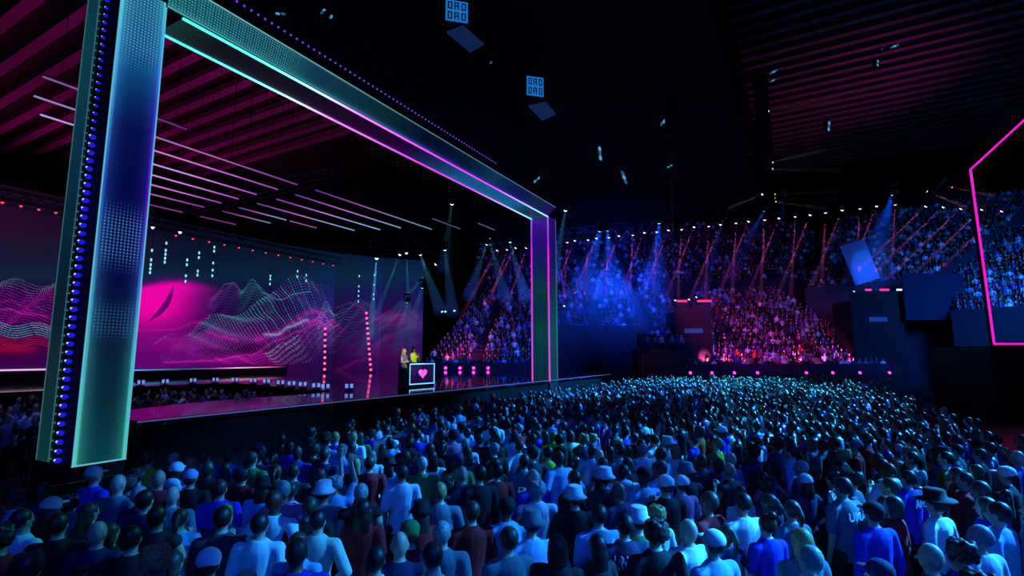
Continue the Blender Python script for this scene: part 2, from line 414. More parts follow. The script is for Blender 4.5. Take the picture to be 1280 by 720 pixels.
# the wall bends towards the hall at its right end; (s, d) of its line
wl = [(-10, 25.6), (22, 25.6), (27, 24.6), (31, 22.6), (34.2, 20.2)]
seg = [math.dist(wl[i], wl[i+1]) for i in range(len(wl)-1)]; TL = sum(seg)
na, nb = 1700, 640
SP = np.zeros((nb, na, 3)); SCOL = np.zeros((nb, na, 3))
ZS0, ZS1 = 2.0, 12.6
for i in range(na):
    t = TL*i/(na-1); k = 0
    while k < len(seg)-1 and t > seg[k]: t -= seg[k]; k += 1
    f = t/seg[k]; s = wl[k][0]+(wl[k+1][0]-wl[k][0])*f; d = wl[k][1]+(wl[k+1][1]-wl[k][1])*f
    p = SD(s, d, 0); zz = np.linspace(ZS0, ZS1, nb)
    SP[:, i, 0] = p.x; SP[:, i, 1] = p.y; SP[:, i, 2] = zz
    # where this column of LEDs takes its pixels from in the picture
    c_, s_ = math.cos(PIT), math.sin(PIT)
    Fw = p.y*c_+(zz-H)*s_; U = -p.y*s_+(zz-H)*c_
    a = np.clip(((640+FPX*p.x/Fw)+10)*3, 0, IM.shape[1]-1); b = np.clip(((360-FPX*U/Fw)-278)*3, 0, IM.shape[0]-1)
    SCOL[:, i] = IM[b.astype(int), a.astype(int)]
scr = empty('led_screen_wall', SD(10, 25.6, 2), 0, 'huge curved LED wall showing dotted magenta and teal mountain waves at the back of the stage', 'screen')
under(grid_mesh('screen_face', SP, None, slin(SCOL), SCREEN), scr)
bm = bmesh.new()
for (a, b) in zip(wl[:-1], wl[1:]):
    prism(bm, [(a[0], a[1]+.06), (b[0]+.01, b[1]+.06), (b[0]+.01, b[1]+.4), (a[0], a[1]+.4)], 0, 12.7)
under(obj('screen_back', bm, BLACK), scr)
bm = bmesh.new(); bx(bm, 9.2, 22.5, 25.1, 25.25, 2.42, 2.5)
ls = empty('light_strip', SD(0, 25, 2.4), 0, 'long cyan to pink light line at the foot of the screen wall', 'light')
P = np.array([[SD(s, 24.9, z)[:] for s in np.linspace(9, 22.6, 90)] for z in (2.40, 2.475)])
bm.free()
cc = ramp(np.linspace(0, 1, 90), [(0, (190, 220, 255)), (.12, (90, 170, 230)), (.42, (20, 80, 120)), (.55, (110, 70, 120)), (.7, (235, 170, 200)), (.9, (190, 90, 130)), (1, (60, 10, 60))])
o = under(grid_mesh('glowing_face', P, None, slin(np.stack([cc, cc]))*1.6, TUBEM), ls)
P2 = np.array([[SD(s, 24.9, z)[:] for s in np.linspace(-8, 8.0, 30)] for z in (2.55, 2.64)])
c2 = np.tile(np.array([[235, 190, 225]]), (30, 1)); under(grid_mesh('glowing_face', P2, None, slin(np.stack([c2, c2])), TUBEM), ls)
bm = bmesh.new(); prism(bm, [(-8, 24.93), (22.8, 24.93), (22.8, 25.1), (-8, 25.1)], 2.0, 2.5); under(obj('strip_housing', bm, BLACK), ls)

# ------------------------------------------------------------------ portal frame
LP, WP, W2, ZI, ZO, DP, DS = 20.03, 0.888, 1.04, 11.04, 11.84, 1.45, 1.03
pt = empty('stage_portal', SD(0, 0, 0), 0, 'giant rectangular stage portal with teal LED faces and violet light tubes', 'portal frame')
def sbox(bm, s0, s1, d0, d1, z0, z1):
    prism(bm, [(s0, d0), (s1, d0), (s1, d1), (s0, d1)], z0, z1)
bm = bmesh.new(); sbox(bm, -WP, 0, 0, DP, 0, ZI); under(obj('column', bm, BLACK), pt)
bm = bmesh.new(); sbox(bm, LP, LP+W2, 0, DS, 0, ZI); under(obj('column', bm, BLACK), pt)
bm = bmesh.new(); sbox(bm, -WP, LP+W2, 0, DS, ZI, ZO); sbox(bm, -WP, 0, DS, DP, ZI, ZO); under(obj('beam', bm, BLACK), pt)
def panel(name, f, na, nb, colf, m=LEDP):
    """f(u,v)->SD tuple; colf(U,V)->rgb255 arrays."""
    uu = np.linspace(0, 1, na); vv = np.linspace(0, 1, nb); U, V = np.meshgrid(uu, vv)
    s, d, z = f(U, V)
    P = np.stack([OX+s*UX+d*VX, OY+s*UY+d*VY, z+0*U], -1)
    return under(grid_mesh(name, P, None, slin(colf(U, V)), m), pt)
one = lambda U: np.ones_like(U)
def mixc(A, B, m): return A*(1-m[..., None])+np.asarray(B, float)*m[..., None]
def dots(U, V, nu, nv, rad=.3):
    fu = (U*nu) % 1-.5; fv = (V*nv) % 1-.5
    return ((fu*fu+fv*fv) < rad*rad).astype(float)
def gate(x, a, b, e=.03): return np.clip((x-a)/e, 0, 1)*np.clip((b-x)/e, 0, 1)
# left column front: u across (outer->inner), v up
def colL(U, V):
    c = ramp(V, [(0, (10, 62, 70)), (.12, (8, 40, 52)), (.22, (8, 30, 52)), (.36, (2, 12, 58)), (.5, (2, 8, 66)), (.68, (3, 14, 72)), (.82, (12, 70, 120)), (.9, (14, 80, 120)), (1, (16, 96, 112))])
    el = ramp(V, [(0, (90, 215, 190)), (.3, (70, 170, 200)), (.55, (40, 90, 190)), (.8, (70, 170, 235)), (1, (110, 220, 225))])
    er = ramp(V, [(0, (80, 215, 190)), (.2, (70, 200, 215)), (.38, (60, 110, 220)), (.55, (90, 20, 200)), (.75, (60, 60, 225)), (.9, (60, 170, 235)), (1, (90, 210, 220))])
    m = np.exp(-(U/.05)**2)+.42*np.exp(-(U/.22)**2); c = c+(el-c)*np.clip(m, 0, 1)[..., None]*.9
    m = np.exp(-((1-U)/.045)**2)+.4*np.exp(-((1-U)/.2)**2); c = c+(er-c)*np.clip(m, 0, 1)[..., None]*.9
    dm = dots(U, V, 13, 150, .30)*np.maximum(gate(V, .80, 1.3, .07), np.maximum(gate(V, .365, .53, .05)*.8, gate(V, .23, .325, .03)*.45))*gate(U, .05, .95)
    return mixc(c, (96, 165, 225), dm*.75)
panel('led_front_face', lambda U, V: (-WP+.03+(WP-.06)*U, -.025*one(U), 1.28+(ZI-1.28+.1)*V), 92, 900, colL)
bm = bmesh.new()
for s in (-WP+.015, -.015): tube(bm, SD(s, -.03, 1.28), SD(s, -.03, ZI), .014, 5)
tube(bm, SD(-WP, -.03, 1.28), SD(0, -.03, 1.28), .016, 5)
under(obj('edge_light', bm, glow('teal_edge_glow', (95, 190, 205), .9)), pt)
# left column outer side: lamp strip then teal strip
def colS(U, V):
    c = ramp(V, [(0, (10, 54, 56)), (.3, (5, 28, 42)), (.6, (8, 46, 68)), (.8, (10, 60, 74)), (1, (12, 50, 66))])
    m = np.exp(-(U/.07)**2)+np.exp(-((1-U)/.07)**2)
    return c+(np.array((84, 150, 150))-c)*np.clip(m, 0, 1)[..., None]*.75
panel('led_side_face', lambda U, V: (-(WP+.025)*one(U), .84+.6*U, 1.28+10.5*V), 24, 120, colS)
def bulb_mesh(r):
    bm = bmesh.new(); ball(bm, (0, 0, 0), (r, r, r*.8), 10, 6)
    for f in bm.faces: f.smooth = True
    n = len(bm.faces); ball(bm, (-r*.25, -r*.75, r*.25), r*.36, 6, 4)  # small glowing ball paints the bright highlight on the dome
    bm.faces.ensure_lookup_table()
    for f in bm.faces[n:]: f.material_index = 1
    me = bpy.data.meshes.new('bulb'); bm.to_mesh(me); bm.free()
    me.materials.append(glow('deep_blue_bulb', (26, 30, 205), .9)); me.materials.append(glow('pale_violet_highlight', (190, 190, 255), 1.3)); return me
bme = bulb_mesh(.062)
for i in range(62):
    o = bpy.data.objects.new('bulb', bme); C.objects.link(o); o.location = SD(-WP-.05, .42, 1.36+i*.168); o.rotation_euler = (0, 0, STAGE_ROT-PI/2+.6)
    if i > 38: o.scale = (.62,)*3
    under(o, pt)
bm = bmesh.new(); tube(bm, (0, 0, 0), (-UX*.05, -UY*.05, 0), .02, 6)
pnm = bpy.data.meshes.new('pin_lamp'); bm.to_mesh(pnm); bm.free(); pnm.materials.append(glow('pin_lamps', (60, 110, 130), .6))
for i in range(62):
    o = bpy.data.objects.new('pin_lamp', pnm); C.objects.link(o); o.location = SD(-WP-.02, .77, 1.36+i*.168); under(o, pt)
# raised rail of violet pin lamps above the beam
bm = bmesh.new(); tube(bm, SD(-WP, .1, ZO+.42), SD(LP, .1, ZO+.42), .05, 6)
for i in range(12): tube(bm, SD(i*1.7, .1, ZO), SD(i*1.7, .1, ZO+.42), .03, 5)
under(obj('lamp_rail', bm, BLACK), pt)
bm = bmesh.new(); ball(bm, (0, 0, 0), .03, 8, 5)
pm = bpy.data.meshes.new('rail_lamp'); bm.to_mesh(pm); bm.free(); pm.materials.append(glow('violet_pin_lamp', (120, 60, 215), 1.0))
for i in range(72):
    o = bpy.data.objects.new('rail_lamp', pm); C.objects.link(o); o.location = SD(.2+i*.2, .04, ZO+.42); under(o, pt)
# beam front face
def colB(U, V):
    c = ramp(U, [(0, (12, 74, 86)), (.10, (10, 58, 74)), (.22, (14, 52, 70)), (.33, (8, 42, 50)), (.45, (4, 14, 36)), (.58, (3, 22, 48)), (.68, (8, 52, 84)), (.8, (12, 20, 80)), (.9, (10, 40, 62)), (1, (34, 12, 96))])
    eo = ramp(U, [(0, (140, 215, 215)), (.4, (110, 150, 160)), (.7, (90, 140, 160)), (1, (120, 120, 190))])
    ei = ramp(U, [(0, (90, 200, 210)), (.2, (60, 170, 190)), (.5, (50, 60, 180)), (1, (70, 30, 170))])
    m = np.exp(-((1-V)/.06)**2); c = c+(eo-c)*m[..., None]
    m = np.exp(-(V/.05)**2)+.35*np.exp(-(V/.2)**2); c = c+(ei-c)*np.clip(m, 0, 1)[..., None]*.8
    dm = dots(U, V, 300, 11, .3)*np.clip((.20-U)/.05, 0, 1)*gate(V, .08, .93)
    return mixc(c, (96, 205, 220), dm*.6)
panel('led_front_face', lambda U, V: (LP*U+(W2)*U*V, -.025*one(U), ZI+.03+(ZO-ZI-.04)*V), 1600, 44, colB)
# soffit
def colF(U, V):
    c = ramp(U, [(0, (10, 52, 46)), (.05, (6, 16, 22)), (.3, (22, 2, 34)), (.42, (30, 0, 52)), (.5, (8, 40, 78)), (.6, (10, 80, 130)), (.85, (12, 92, 140)), (.93, (10, 40, 60)), (1, (10, 70, 66))])
    return c
panel('led_soffit_face', lambda U, V: (.35+(LP-.35)*U, .02+(DS-.04)*V, (ZI-.025)*one(U)), 160, 6, colF)
TUBE_STOPS = [(0, (70, 225, 205)), (.12, (110, 245, 240)), (.2, (190, 235, 250)), (.28, (215, 120, 240)), (.5, (200, 60, 225)), (.68, (190, 70, 235)), (.82, (190, 150, 250)), (.93, (150, 220, 255)), (1, (130, 245, 250))]
def glow_tube(name, a, b, r, stops, n=60, seg=8, k=1.0, parent=None, m=None):
    a = Vector(a); b = Vector(b); q = (b-a).to_track_quat('Z', 'Y').to_matrix()
    t = np.linspace(0, 1, n); ang = np.linspace(0, 2*PI, seg+1)
    P = np.zeros((n, seg+1, 3)); cc = ramp(t, stops)
    for i in range(n):
        p = a.lerp(b, t[i])
        for j in range(seg+1): P[i, j] = (p+q @ Vector((math.cos(ang[j])*r, math.sin(ang[j])*r, 0)))[:]
    o = grid_mesh(name, P, None, np.repeat(slin(cc)[:, None, :], seg+1, 1)*k, m or TUBEM)
    return under(o, parent) if parent else o
glow_tube('light_tube', SD(.35, 0, ZI-.03), SD(LP, 0, ZI-.03), .035, TUBE_STOPS, k=1.5, parent=pt)
glow_tube('light_tube', SD(.1, DS, ZI-.03), SD(LP, DS, ZI-.03), .04, TUBE_STOPS, k=1.5, parent=pt)
# right column: inner face and two tubes, thin outer edge light
def colR(U, V):
    return ramp(V, [(0, (4, 40, 60)), (.2, (6, 52, 66)), (.32, (4, 60, 62)), (.42, (10, 40, 70)), (.55, (6, 56, 62)), (.7, (14, 30, 90)), (.85, (40, 10, 110)), (1, (60, 14, 140))])
panel('led_inner_face', lambda U, V: ((LP-.025)*one(U), .02+(DS-.04)*U, 1.9+(ZI-1.95)*V), 10, 80, colR)
panel('led_front_face', lambda U, V: (LP+.02+(W2-.04)*U, -.025*one(U), 1.9+(ZI-1.88)*V), 16, 80,
      lambda U, V: ramp(V, [(0, (6, 40, 56)), (.3, (8, 74, 84)), (.5, (6, 50, 70)), (.8, (24, 14, 92)), (1, (34, 12, 100))]) + (np.exp(-((1-U)/.08)**2)[..., None]*np.array((70, 90, 90))))
RST = [(0, (225, 70, 190)), (.3, (180, 70, 215)), (.5, (215, 50, 205)), (.78, (235, 20, 215)), (.86, (150, 40, 220)), (1, (140, 90, 225))]
glow_tube('light_tube', SD(LP-.02, .0, 1.9), SD(LP-.02, .0, ZI-.05), .045, RST, k=1.2, parent=pt)
glow_tube('light_tube', SD(LP-.02, DS, 1.9), SD(LP-.02, DS, ZI-.05), .045, RST, k=1.2, parent=pt)

# ------------------------------------------------------------------ tube grid under the stage ceiling, ceiling lamp row
GZ = 11.5
rowd = [7.1, 8.8, 10.25, 11.9, 13.4, 14.9, 16.5]
tb = []
for k, d in enumerate(rowd):
    a0, a1 = (.2, 4.3) if k == 0 else (.55 if k < 3 else 5.0, 10.4)
    fade = [.28, .55, .85, 1, 1, .9, .6][k]
    if k == 2: a0 = 1.2
    tb.append((a0, a1, d, fade, [(0, (190, 160, 235)), (.55, (215, 120, 225)), (1, (150, 70, 190))]))
for d, a1, fade in [(8.7, 20.7, .55), (10.2, 19.4, .75), (11.7, 19.1, .9), (13.3, 18.4, .8), (14.9, 14.45, .65), (16.4, 14.45, .5)]:
    tb.append((11.4, a1, d, fade, [(0, (120, 60, 170)), (.4, (205, 110, 220)), (.75, (150, 170, 235)), (1, (120, 190, 225))]))
tb.append((14.7, 16.7, 14.9, .5, [(0, (200, 110, 200)), (1, (200, 110, 200))]))
tb += [(18.6, 21.5, 7.0, .3, [(0, (150, 120, 200)), (1, (150, 120, 200))]), (20.9, 22.9, 5.2, .35, [(0, (150, 120, 200)), (1, (150, 120, 200))]),
       (8.3, 10.4, 18.6, .45, [(0, (190, 80, 190)), (1, (190, 80, 190))]), (11.4, 13.6, 18.6, .35, [(0, (190, 80, 190)), (1, (190, 80, 190))])]
for i, (a, b, d, k, stp) in enumerate(tb):
    r = empty('tube_light', SD(a, d, GZ), 0, None, 'tube light', 'violet tube lights in parallel rows under the stage ceiling')
    row = int(round((d-5.2)/1.6))
    r['label'] = 'thin violet tube light, %s row from the portal, %s section' % (['first', 'second', 'third', 'fourth', 'fifth', 'sixth', 'seventh', 'eighth', 'ninth'][min(8, row)], 'near' if a < 10 else ('far' if a < 12 else 'farthest'))
    glow_tube('glowing_tube', SD(a, d, GZ), SD(b, d, GZ), .03, stp, n=16, seg=6, k=k*1.1, parent=r)
    bm = bmesh.new(); tube(bm, SD(a, d, GZ+.06), SD(b, d, GZ+.06), .035, 6)
    for q in (0.1, .9): tube(bm, SD(a+(b-a)*q, d, GZ+.06), SD(a+(b-a)*q, d, 20.2), .012, 4)
    under(obj('mounting_rail', bm, TRUSS), r)

def truss(name, a, b, w, label, m=TRUSS, cell=None):
    a = Vector(a); b = Vector(b); L = (b-a).length; cell = cell or w*1.3; n = max(2, int(L/cell))
    bm = bmesh.new(); q = (b-a).to_track_quat('Z', 'Y').to_matrix()
    cr = [q @ Vector((sx*w/2, sy*w/2, 0)) for sx, sy in ((-1, -1), (1, -1), (1, 1), (-1, 1))]
    for c in cr: tube(bm, a+c, b+c, w*.07, 5)
    for i in range(n):
        p0 = a.lerp(b, i/n); p1 = a.lerp(b, (i+1)/n)
        for k in range(4):
            tube(bm, p0+cr[k], p1+cr[(k+1) % 4], w*.04, 4)
    return tag(obj(name, bm, m), label, 'truss')
truss('lighting_truss', SD(1, 24.6, 11.9), SD(34, 24.6, 11.9), .5, 'long black truss carrying the row of small red lamps above the screen wall')
truss('lighting_truss', SD(10.9, 6, 11.9), SD(10.9, 19, 11.9), .5, 'black truss crossing the tube lights under the stage ceiling')
def cone_lamp(name, color_mat, r=.09):
    e = empty(name, (0, 0, 0))
    bm = bmesh.new(); tube(bm, (0, 0, .16), (0, 0, 0), r*.6, 10, r*1.25); tube(bm, (0, 0, .16), (0, 0, .26), .02, 6); obj('housing', bm, HOUS, e)
    bm = bmesh.new(); tube(bm, (0, 0, .004), (0, 0, -.03), r*1.1, 12, r*.7); ball(bm, (0, 0, -.03), r*.8, 10, 6); obj('lens', bm, color_mat, e)
    return e
RED = glow('red_lamp_glow', (255, 60, 90), 1.6)
cl = cone_lamp('ceiling_lamp', RED, .075)
pos = [(4.4+i*.75) for i in range(4)]+[13.1+i*1.12 for i in range(19)]
for i, s in enumerate(pos):
    o = cl if i == 0 else copy_tree(cl); o.location = SD(s, 24.35, 11.38)
    tag(o, ('%s small red lamp left of the left portal column, above the screen wall' % ORD[i]) if i < 4 else ('%s small red lamp right of the left portal column, above the screen wall' % ORD[i-4]), 'lamp', 'red lamps above the screen wall')
WLAMP = glow('cool_white_lamp', (215, 225, 255), 2.2)
o0 = cone_lamp('ceiling_lamp', WLAMP, .11)
for i, (px, py, z) in enumerate([(225, 290, 11.4), (191, 284, 11.4)]):
    o = o0 if i == 0 else copy_tree(o0); o.location = on_z(px, py, z)
    tag(o, ['bright white lamp at the near end of the red lamp row', 'small white lamp beside the left column under the stage ceiling'][i], 'lamp')

# hanging strings of cyan lights in front of the screen
def strand(px, ys, d, label):
    q = ray(px, ys[0]); k = (d+OX*VX+OY*VY)/(q.x*VX+q.y*VY); p = q*k+Vector((0, 0, H))
    r = empty('light_strand', (p.x, p.y, 11.6), 0, label, 'string of lights', 'hanging light strands before the screen')
    zl = p.z
    for y in ys:
        q = ray(px, y); k2 = (d+OX*VX+OY*VY)/(q.x*VX+q.y*VY); z = q.z*k2+H; zl = z
        bm = bmesh.new(); ball(bm, (0, 0, z-11.6), (.055, .055, .1), 8, 6); obj('bulb', bm, glow('cyan_white_bulb', (150, 225, 240), 1.1), r)
    bm = bmesh.new(); tube(bm, (0, 0, 0), (0, 0, zl-11.6), .01, 5); obj('cable', bm, BLACK, r)
for n, (px, ys) in enumerate([(190, (313, 325, 331, 336, 341)), (208, (304, 313, 318, 323, 328)), (234, (325, 331, 345, 352)), (249, (316, 322, 339, 344)),
               (268, (309, 314, 329, 338, 345)), (338, (345, 349, 355)), (372, (339, 346)), (449, (345, 358, 364, 370, 377)), (468, (344, 356, 368, 374)), (383, (344, 351))]):
    strand(px, ys, 21.5, 'hanging strand of cyan white bulbs, %s from the left portal column' % (['first', 'second', 'third', 'fourth', 'fifth', 'sixth', 'seventh', 'ninth', 'tenth', 'eighth'][n]))
# red dotted lamp poles on the stage
def lamp_pole(px, ytop, ybase, pxtop, n, label):
    b = on_z(px, ybase, 2.0); t = on_y(pxtop, ytop, b.y)
    r = empty('lamp_pole', b, 0, label, 'light pole', 'red dotted light poles on the stage')
    top = t-b
    bm = bmesh.new(); tube(bm, (0, 0, 0), top, .05, 6); obj('pole', bm, BLACK, r)
    bm = bmesh.new(); tube(bm, (0, 0, 0), (0, 0, .05), .3, 16); obj('base', bm, BLACK, r)
    for i in range(n):
        p = top*((i+.6)/n); bm = bmesh.new(); ball(bm, (p.x, p.y-.06, p.z), .105, 10, 6); obj('bulb', bm, glow('rose_bulb', (255, 90, 150), 1.8), r)
lamp_pole(406, 408, 466, 407, 8, 'short vertical pole of pink red bulbs, left of the two on the stage')
lamp_pole(464, 389, 466, 458, 12, 'taller leaning pole of pink red bulbs, right of the two on the stage')

# ------------------------------------------------------------------ neon frame on the right
nf = empty('neon_frame', (24.2, 26, 0), 0, 'pink neon outlined gate with a peaked left shoulder beside the right stand', 'neon frame')
NP = [(24.04, 12.91), (24.17, 3.82), (38, 3.82), (38, 24.9)]
NP = [Vector((x, 26, z)) for x, z in NP]
for a, b in zip(NP, NP[1:]+NP[:1]):
    glow_tube('neon_tube', a, b, .052, [(0, (226, 28, 190)), (1, (226, 28, 190))], n=8, seg=8, k=1.15, parent=nf)
    bm = bmesh.new(); o_ = Vector((0, .14, 0)); tube(bm, a+o_, b+o_, .1, 6); under(obj('frame_member', bm, BLACK), nf)
bm = bmesh.new(); bx(bm, 24.0, 38, 26.05, 30, 0, 3.72, .05)
tag(obj('platform', bm, BLACK), 'black raised platform block under the pink neon frame', 'platform')
lamp('AREA', 'neon_spill', (25, 25.7, 8), (23, 20, 4), 60, (1, .05, .5), 1, 8)

# ------------------------------------------------------------------ merged crowd builder (numpy)
def bm_np(bm):
    bmesh.ops.triangulate(bm, faces=bm.faces); bm.verts.ensure_lookup_table(); bm.verts.index_update()
    v = np.array([v.co[:] for v in bm.verts]); f = np.array([[q.index for q in F.verts] for F in bm.faces]); bm.free(); return v, f
def lod_person(seated=False, arms=0, lo=False):
    """vertices, faces, slot per vertex (0 skin 1 hair 2 shirt 3 trousers)"""
    V = []; F = []; S = []; off = 0
    def put(bm, slot):
        nonlocal off
        v, f = bm_np(bm); V.append(v); F.append(f+off); S.append(np.full(len(v), slot)); off += len(v)
    n = 5 if lo else 7
    base = -.45 if seated else 0
    bm = bmesh.new()
    rings = [(.92, .15, .11), (1.12, .145, .10), (1.32, .18, .115), (1.43, .17, .10), (1.49, .07, .06)]
    if lo: rings = [rings[0], rings[2], rings[3], rings[4]]
    prev = None
    for z, a, b in rings:
        r = [bm.verts.new((a*math.cos(2*PI*k/n+.3), b*math.sin(2*PI*k/n+.3), z+base)) for k in range(n)]
        if prev:
            for k in range(n): bm.faces.new([prev[k], prev[(k+1) % n], r[(k+1) % n], r[k]])
        prev = r
    bm.faces.new(prev); put(bm, 2)
    bm = bmesh.new(); ball(bm, (0, .01, 1.62+base), (.078, .095, .115), n, 4 if lo else 5); tube(bm, (0, 0, 1.46+base), (0, 0, 1.55+base), .05, 5); put(bm, 0)
    bm = bmesh.new(); ball(bm, (0, -.022, 1.645+base), (.09, .10, .115), n, 4 if lo else 5); put(bm, 1)
    for sx in (-1, 1):
        sh = Vector((sx*.2, 0, 1.42+base))
        if arms == 0: el = sh+Vector((sx*.05, -.02, -.28)); ha = el+Vector((0, .08, -.25))
        elif arms == 1: el = sh+Vector((sx*.06, .05, -.27)); ha = el+Vector((-sx*.16, .22, .08))
        elif arms == 2: el = sh+Vector((sx*.1, .12, .18)); ha = el+Vector((-sx*.08, .06, .27))
        else: el = sh+Vector((sx*.05, .15, -.18)); ha = el+Vector((-sx*.1, .1, .26))
        bm = bmesh.new(); tube(bm, sh, el, .055, 5, .045); put(bm, 2)
        bm = bmesh.new(); tube(bm, el, ha, .042, 5, .03); ball(bm, ha, .045, 5, 3); put(bm, 0)
        bm = bmesh.new()
        if seated:
            tube(bm, (sx*.09, 0, .47), (sx*.11, .42, .47), .085, 5, .065); tube(bm, (sx*.11, .42, .47), (sx*.11, .42, .02), .06, 5, .045)
        else:
            tube(bm, (sx*.09, 0, .92), (sx*.1, .01, .48), .09, 5, .065); tube(bm, (sx*.1, .01, .48), (sx*.1, 0, .0), .062, 5, .05)
        put(bm, 3)
    return np.concatenate(V), np.concatenate(F), np.concatenate(S)
SHIRTC = [(235, 235, 238)]*4+[(14, 14, 20)]*14+[(60, 65, 80)]*5+[(120, 130, 150)]*3+[(30, 50, 140)]*5+[(170, 14, 26)]*2+[(30, 70, 50)]+[(170, 60, 120)]+[(120, 170, 210)]*3
SKINC = [(205, 160, 135), (225, 180, 155), (150, 100, 75), (190, 140, 110)]
HAIRC = [(24, 18, 16), (40, 28, 20), (60, 42, 28), (120, 94, 60), (18, 16, 18), (24, 18, 16), (34, 26, 20)]
PANTC = [(20, 22, 32), (30, 36, 60), (14, 14, 16), (60, 62, 70)]
def crowd(name, places, seated, lo, label, cat='crowd'):
    """places: list of (x,y,z,rz,scale)"""
    T = [lod_person(seated, a, lo) for a in (0, 0, 1, 1, 2, 3)]
    vs, fs, cs = [], [], []; off = 0
    P = {k: slin(np.array(v)) for k, v in dict(a=SKINC, b=HAIRC, c=SHIRTC, d=PANTC).items()}
    for (x, y, z, rz, sc) in places:
        k = nrs.choice(6, p=[.37, .31, .14, .1, .015, .065]); v, f, s = T[k]
        c, si = math.cos(rz), math.sin(rz)
        w = v*sc; w = np.stack([w[:, 0]*c-w[:, 1]*si+x, w[:, 0]*si+w[:, 1]*c+y, w[:, 2]+z], -1)
        pal = np.stack([P['a'][nrs.randint(len(SKINC))], P['b'][nrs.randint(len(HAIRC))], P['c'][nrs.randint(len(SHIRTC))], P['d'][nrs.randint(len(PANTC))]])
        vs.append(w); fs.append(f+off); cs.append(pal[s]); off += len(v)
    v = np.concatenate(vs).astype(np.float32); f = np.concatenate(fs).astype(np.int32); c = np.concatenate(cs)
    me = bpy.data.meshes.new(name); me.vertices.add(len(v)); me.vertices.foreach_set('co', v.reshape(-1))
    me.loops.add(len(f)*3); me.loops.foreach_set('vertex_index', f.reshape(-1)); me.polygons.add(len(f))
    me.polygons.foreach_set('loop_start', np.arange(0, len(f)*3, 3, dtype=np.int32))
    me.polygons.foreach_set('use_smooth', np.ones(len(f), bool)); me.update(calc_edges=True)
    at = me.color_attributes.new('Col', 'FLOAT_COLOR', 'POINT'); c4 = np.ones((len(v), 4), np.float32); c4[:, :3] = c
    at.data.foreach_set('color', c4.reshape(-1))
    return tag(link(name, me, CROWDM), label, cat, None, 'stuff')

# ------------------------------------------------------------------ grandstands
SEATED = []
def stand(p0, p1, z0, rows, rise, run, label, fill=.9, wall=True, skip=None, taper=(0, 0), dens=.56):
    p0 = Vector((p0[0], p0[1])); p1 = Vector((p1[0], p1[1])); t = (p1-p0).normalized(); n = Vector((-t.y, t.x))
    if n.dot(p0) < 0: n = -n
    L = (p1-p0).length
    bm = bmesh.new()
    def pr(a0, a1, b0, b1, za, zb):
        pts = [p0+t*a0+n*b0, p0+t*a1+n*b0, p0+t*a1+n*b1, p0+t*a0+n*b1]
        lo = [bm.verts.new((p.x, p.y, za)) for p in pts]; hi = [bm.verts.new((p.x, p.y, zb)) for p in pts]
        bm.faces.new(lo); bm.faces.new(hi)
        for i in range(4): bm.faces.new([lo[i], lo[(i+1) % 4], hi[(i+1) % 4], hi[i]])
    fz = math.atan2(-n.y, -n.x)-PI/2
    for r in range(rows):
        a0 = taper[0]*r; a1 = L-taper[1]*r
        pr(a0, a1, r*run, (r+1)*run, max(0, z0-1.0) if not wall else 0, z0+r*rise)
        a = a0+.3
        while a < a1-.2:
            if rnd.random() < fill and not (skip and skip(a, r)):
                p = p0+t*a+n*(r*run+run*.62)
                SEATED.append((p.x, p.y, z0+r*rise-.02, fz+rnd.uniform(-.35, .35), rnd.uniform(.93, 1.08)*(1.0)))
            a += dens*rnd.uniform(.9, 1.15)
    if wall: pr(0, L, -.12, 0, 0, z0+.75)
    tag(obj('grandstand', bm, CONC), label, 'grandstand')
    return p0, t, n
aisle = lambda *c: (lambda a, r: any(abs(a-x) < .55 for x in c))
stand((16.9, 50), (36.2, 50), 1.7, 22, .44, .8, 'lower grandstand block with pink lamps along its front', skip=aisle(6.5, 13), taper=(.32, .04))
stand((4.2, 55), (18.5, 55), 5.7, 28, .62, .85, 'tall blue lit grandstand block behind the right portal column', skip=aisle(5, 10.5), fill=.82)
stand((19.5, 69), (49, 69), 12.6, 18, .68, .85, 'dim upper grandstand tier above the lower block', skip=aisle(8, 16, 24), fill=.8, wall=True)
stand((-8.5, 49), (1.8, 47.5), 1.9, 22, .42, .8, 'grandstand block beyond the right end of the stage', skip=aisle(5), taper=(.12, .0))
stand((-6, 68), (5, 67), 11.9, 16, .62, .85, 'upper grandstand tier beyond the right end of the stage', fill=.7)
stand((41, 48), (44, 38.5), 6.6, 20, .5, .82, 'blue lit side grandstand next to the neon frame', skip=aisle(6), fill=.92, taper=(-.5, 0))
stand((44, 38.5), (47, 24), 4.6, 24, .48, .82, 'side grandstand seen through the neon frame', fill=.9)
stand((35.5, 62), (44, 53.5), 10.6, 22, .55, .82, 'corner grandstand between the upper tier and the side block', fill=.85, taper=(0, -.5))
crowd('seated_crowd', SEATED, True, True, 'thousands of seated spectators filling the grandstands around the hall')
# small raised rows beside the steps and the steps themselves
sm = []
for r in range(3):
    for i in range(9):
        if rnd.random() < .7: sm.append((12.7+i*.5+rnd.uniform(-.1, .1), 51+r*.6, 3.6+r*.35, PI, 1))
sb = empty('staircase', (14.5, 50.6, 0), 0, 'low dark block with red lit steps between the two grandstands', 'staircase')
bm = bmesh.new(); bx(bm, -2.2, 2.5, 0, 2.8, 0, 3.9); obj('block', bm, BLACK, sb)
bm = bmesh.new()
for i in range(7): bx(bm, -1.5, 1.0-.2*i, -.3*(7-i), -.3*(6-i), 0, .2+.22*i)
obj('steps', bm, mat('stair_red_brown', (120, 60, 60), .7), sb)
bm = bmesh.new()
for i in range(10): tube(bm, (-2.0+.15*math.sin(i*.3), -.1, .4*i), (-2.0+.15*math.sin(i*.3+.3), -.1, .4*i+.4), .09, 6)
obj('side_rail', bm, MATS['stair_red_brown'], sb)
crowd('standing_spectators', sm, False, True, 'small group of spectators above the red lit steps', 'crowd')
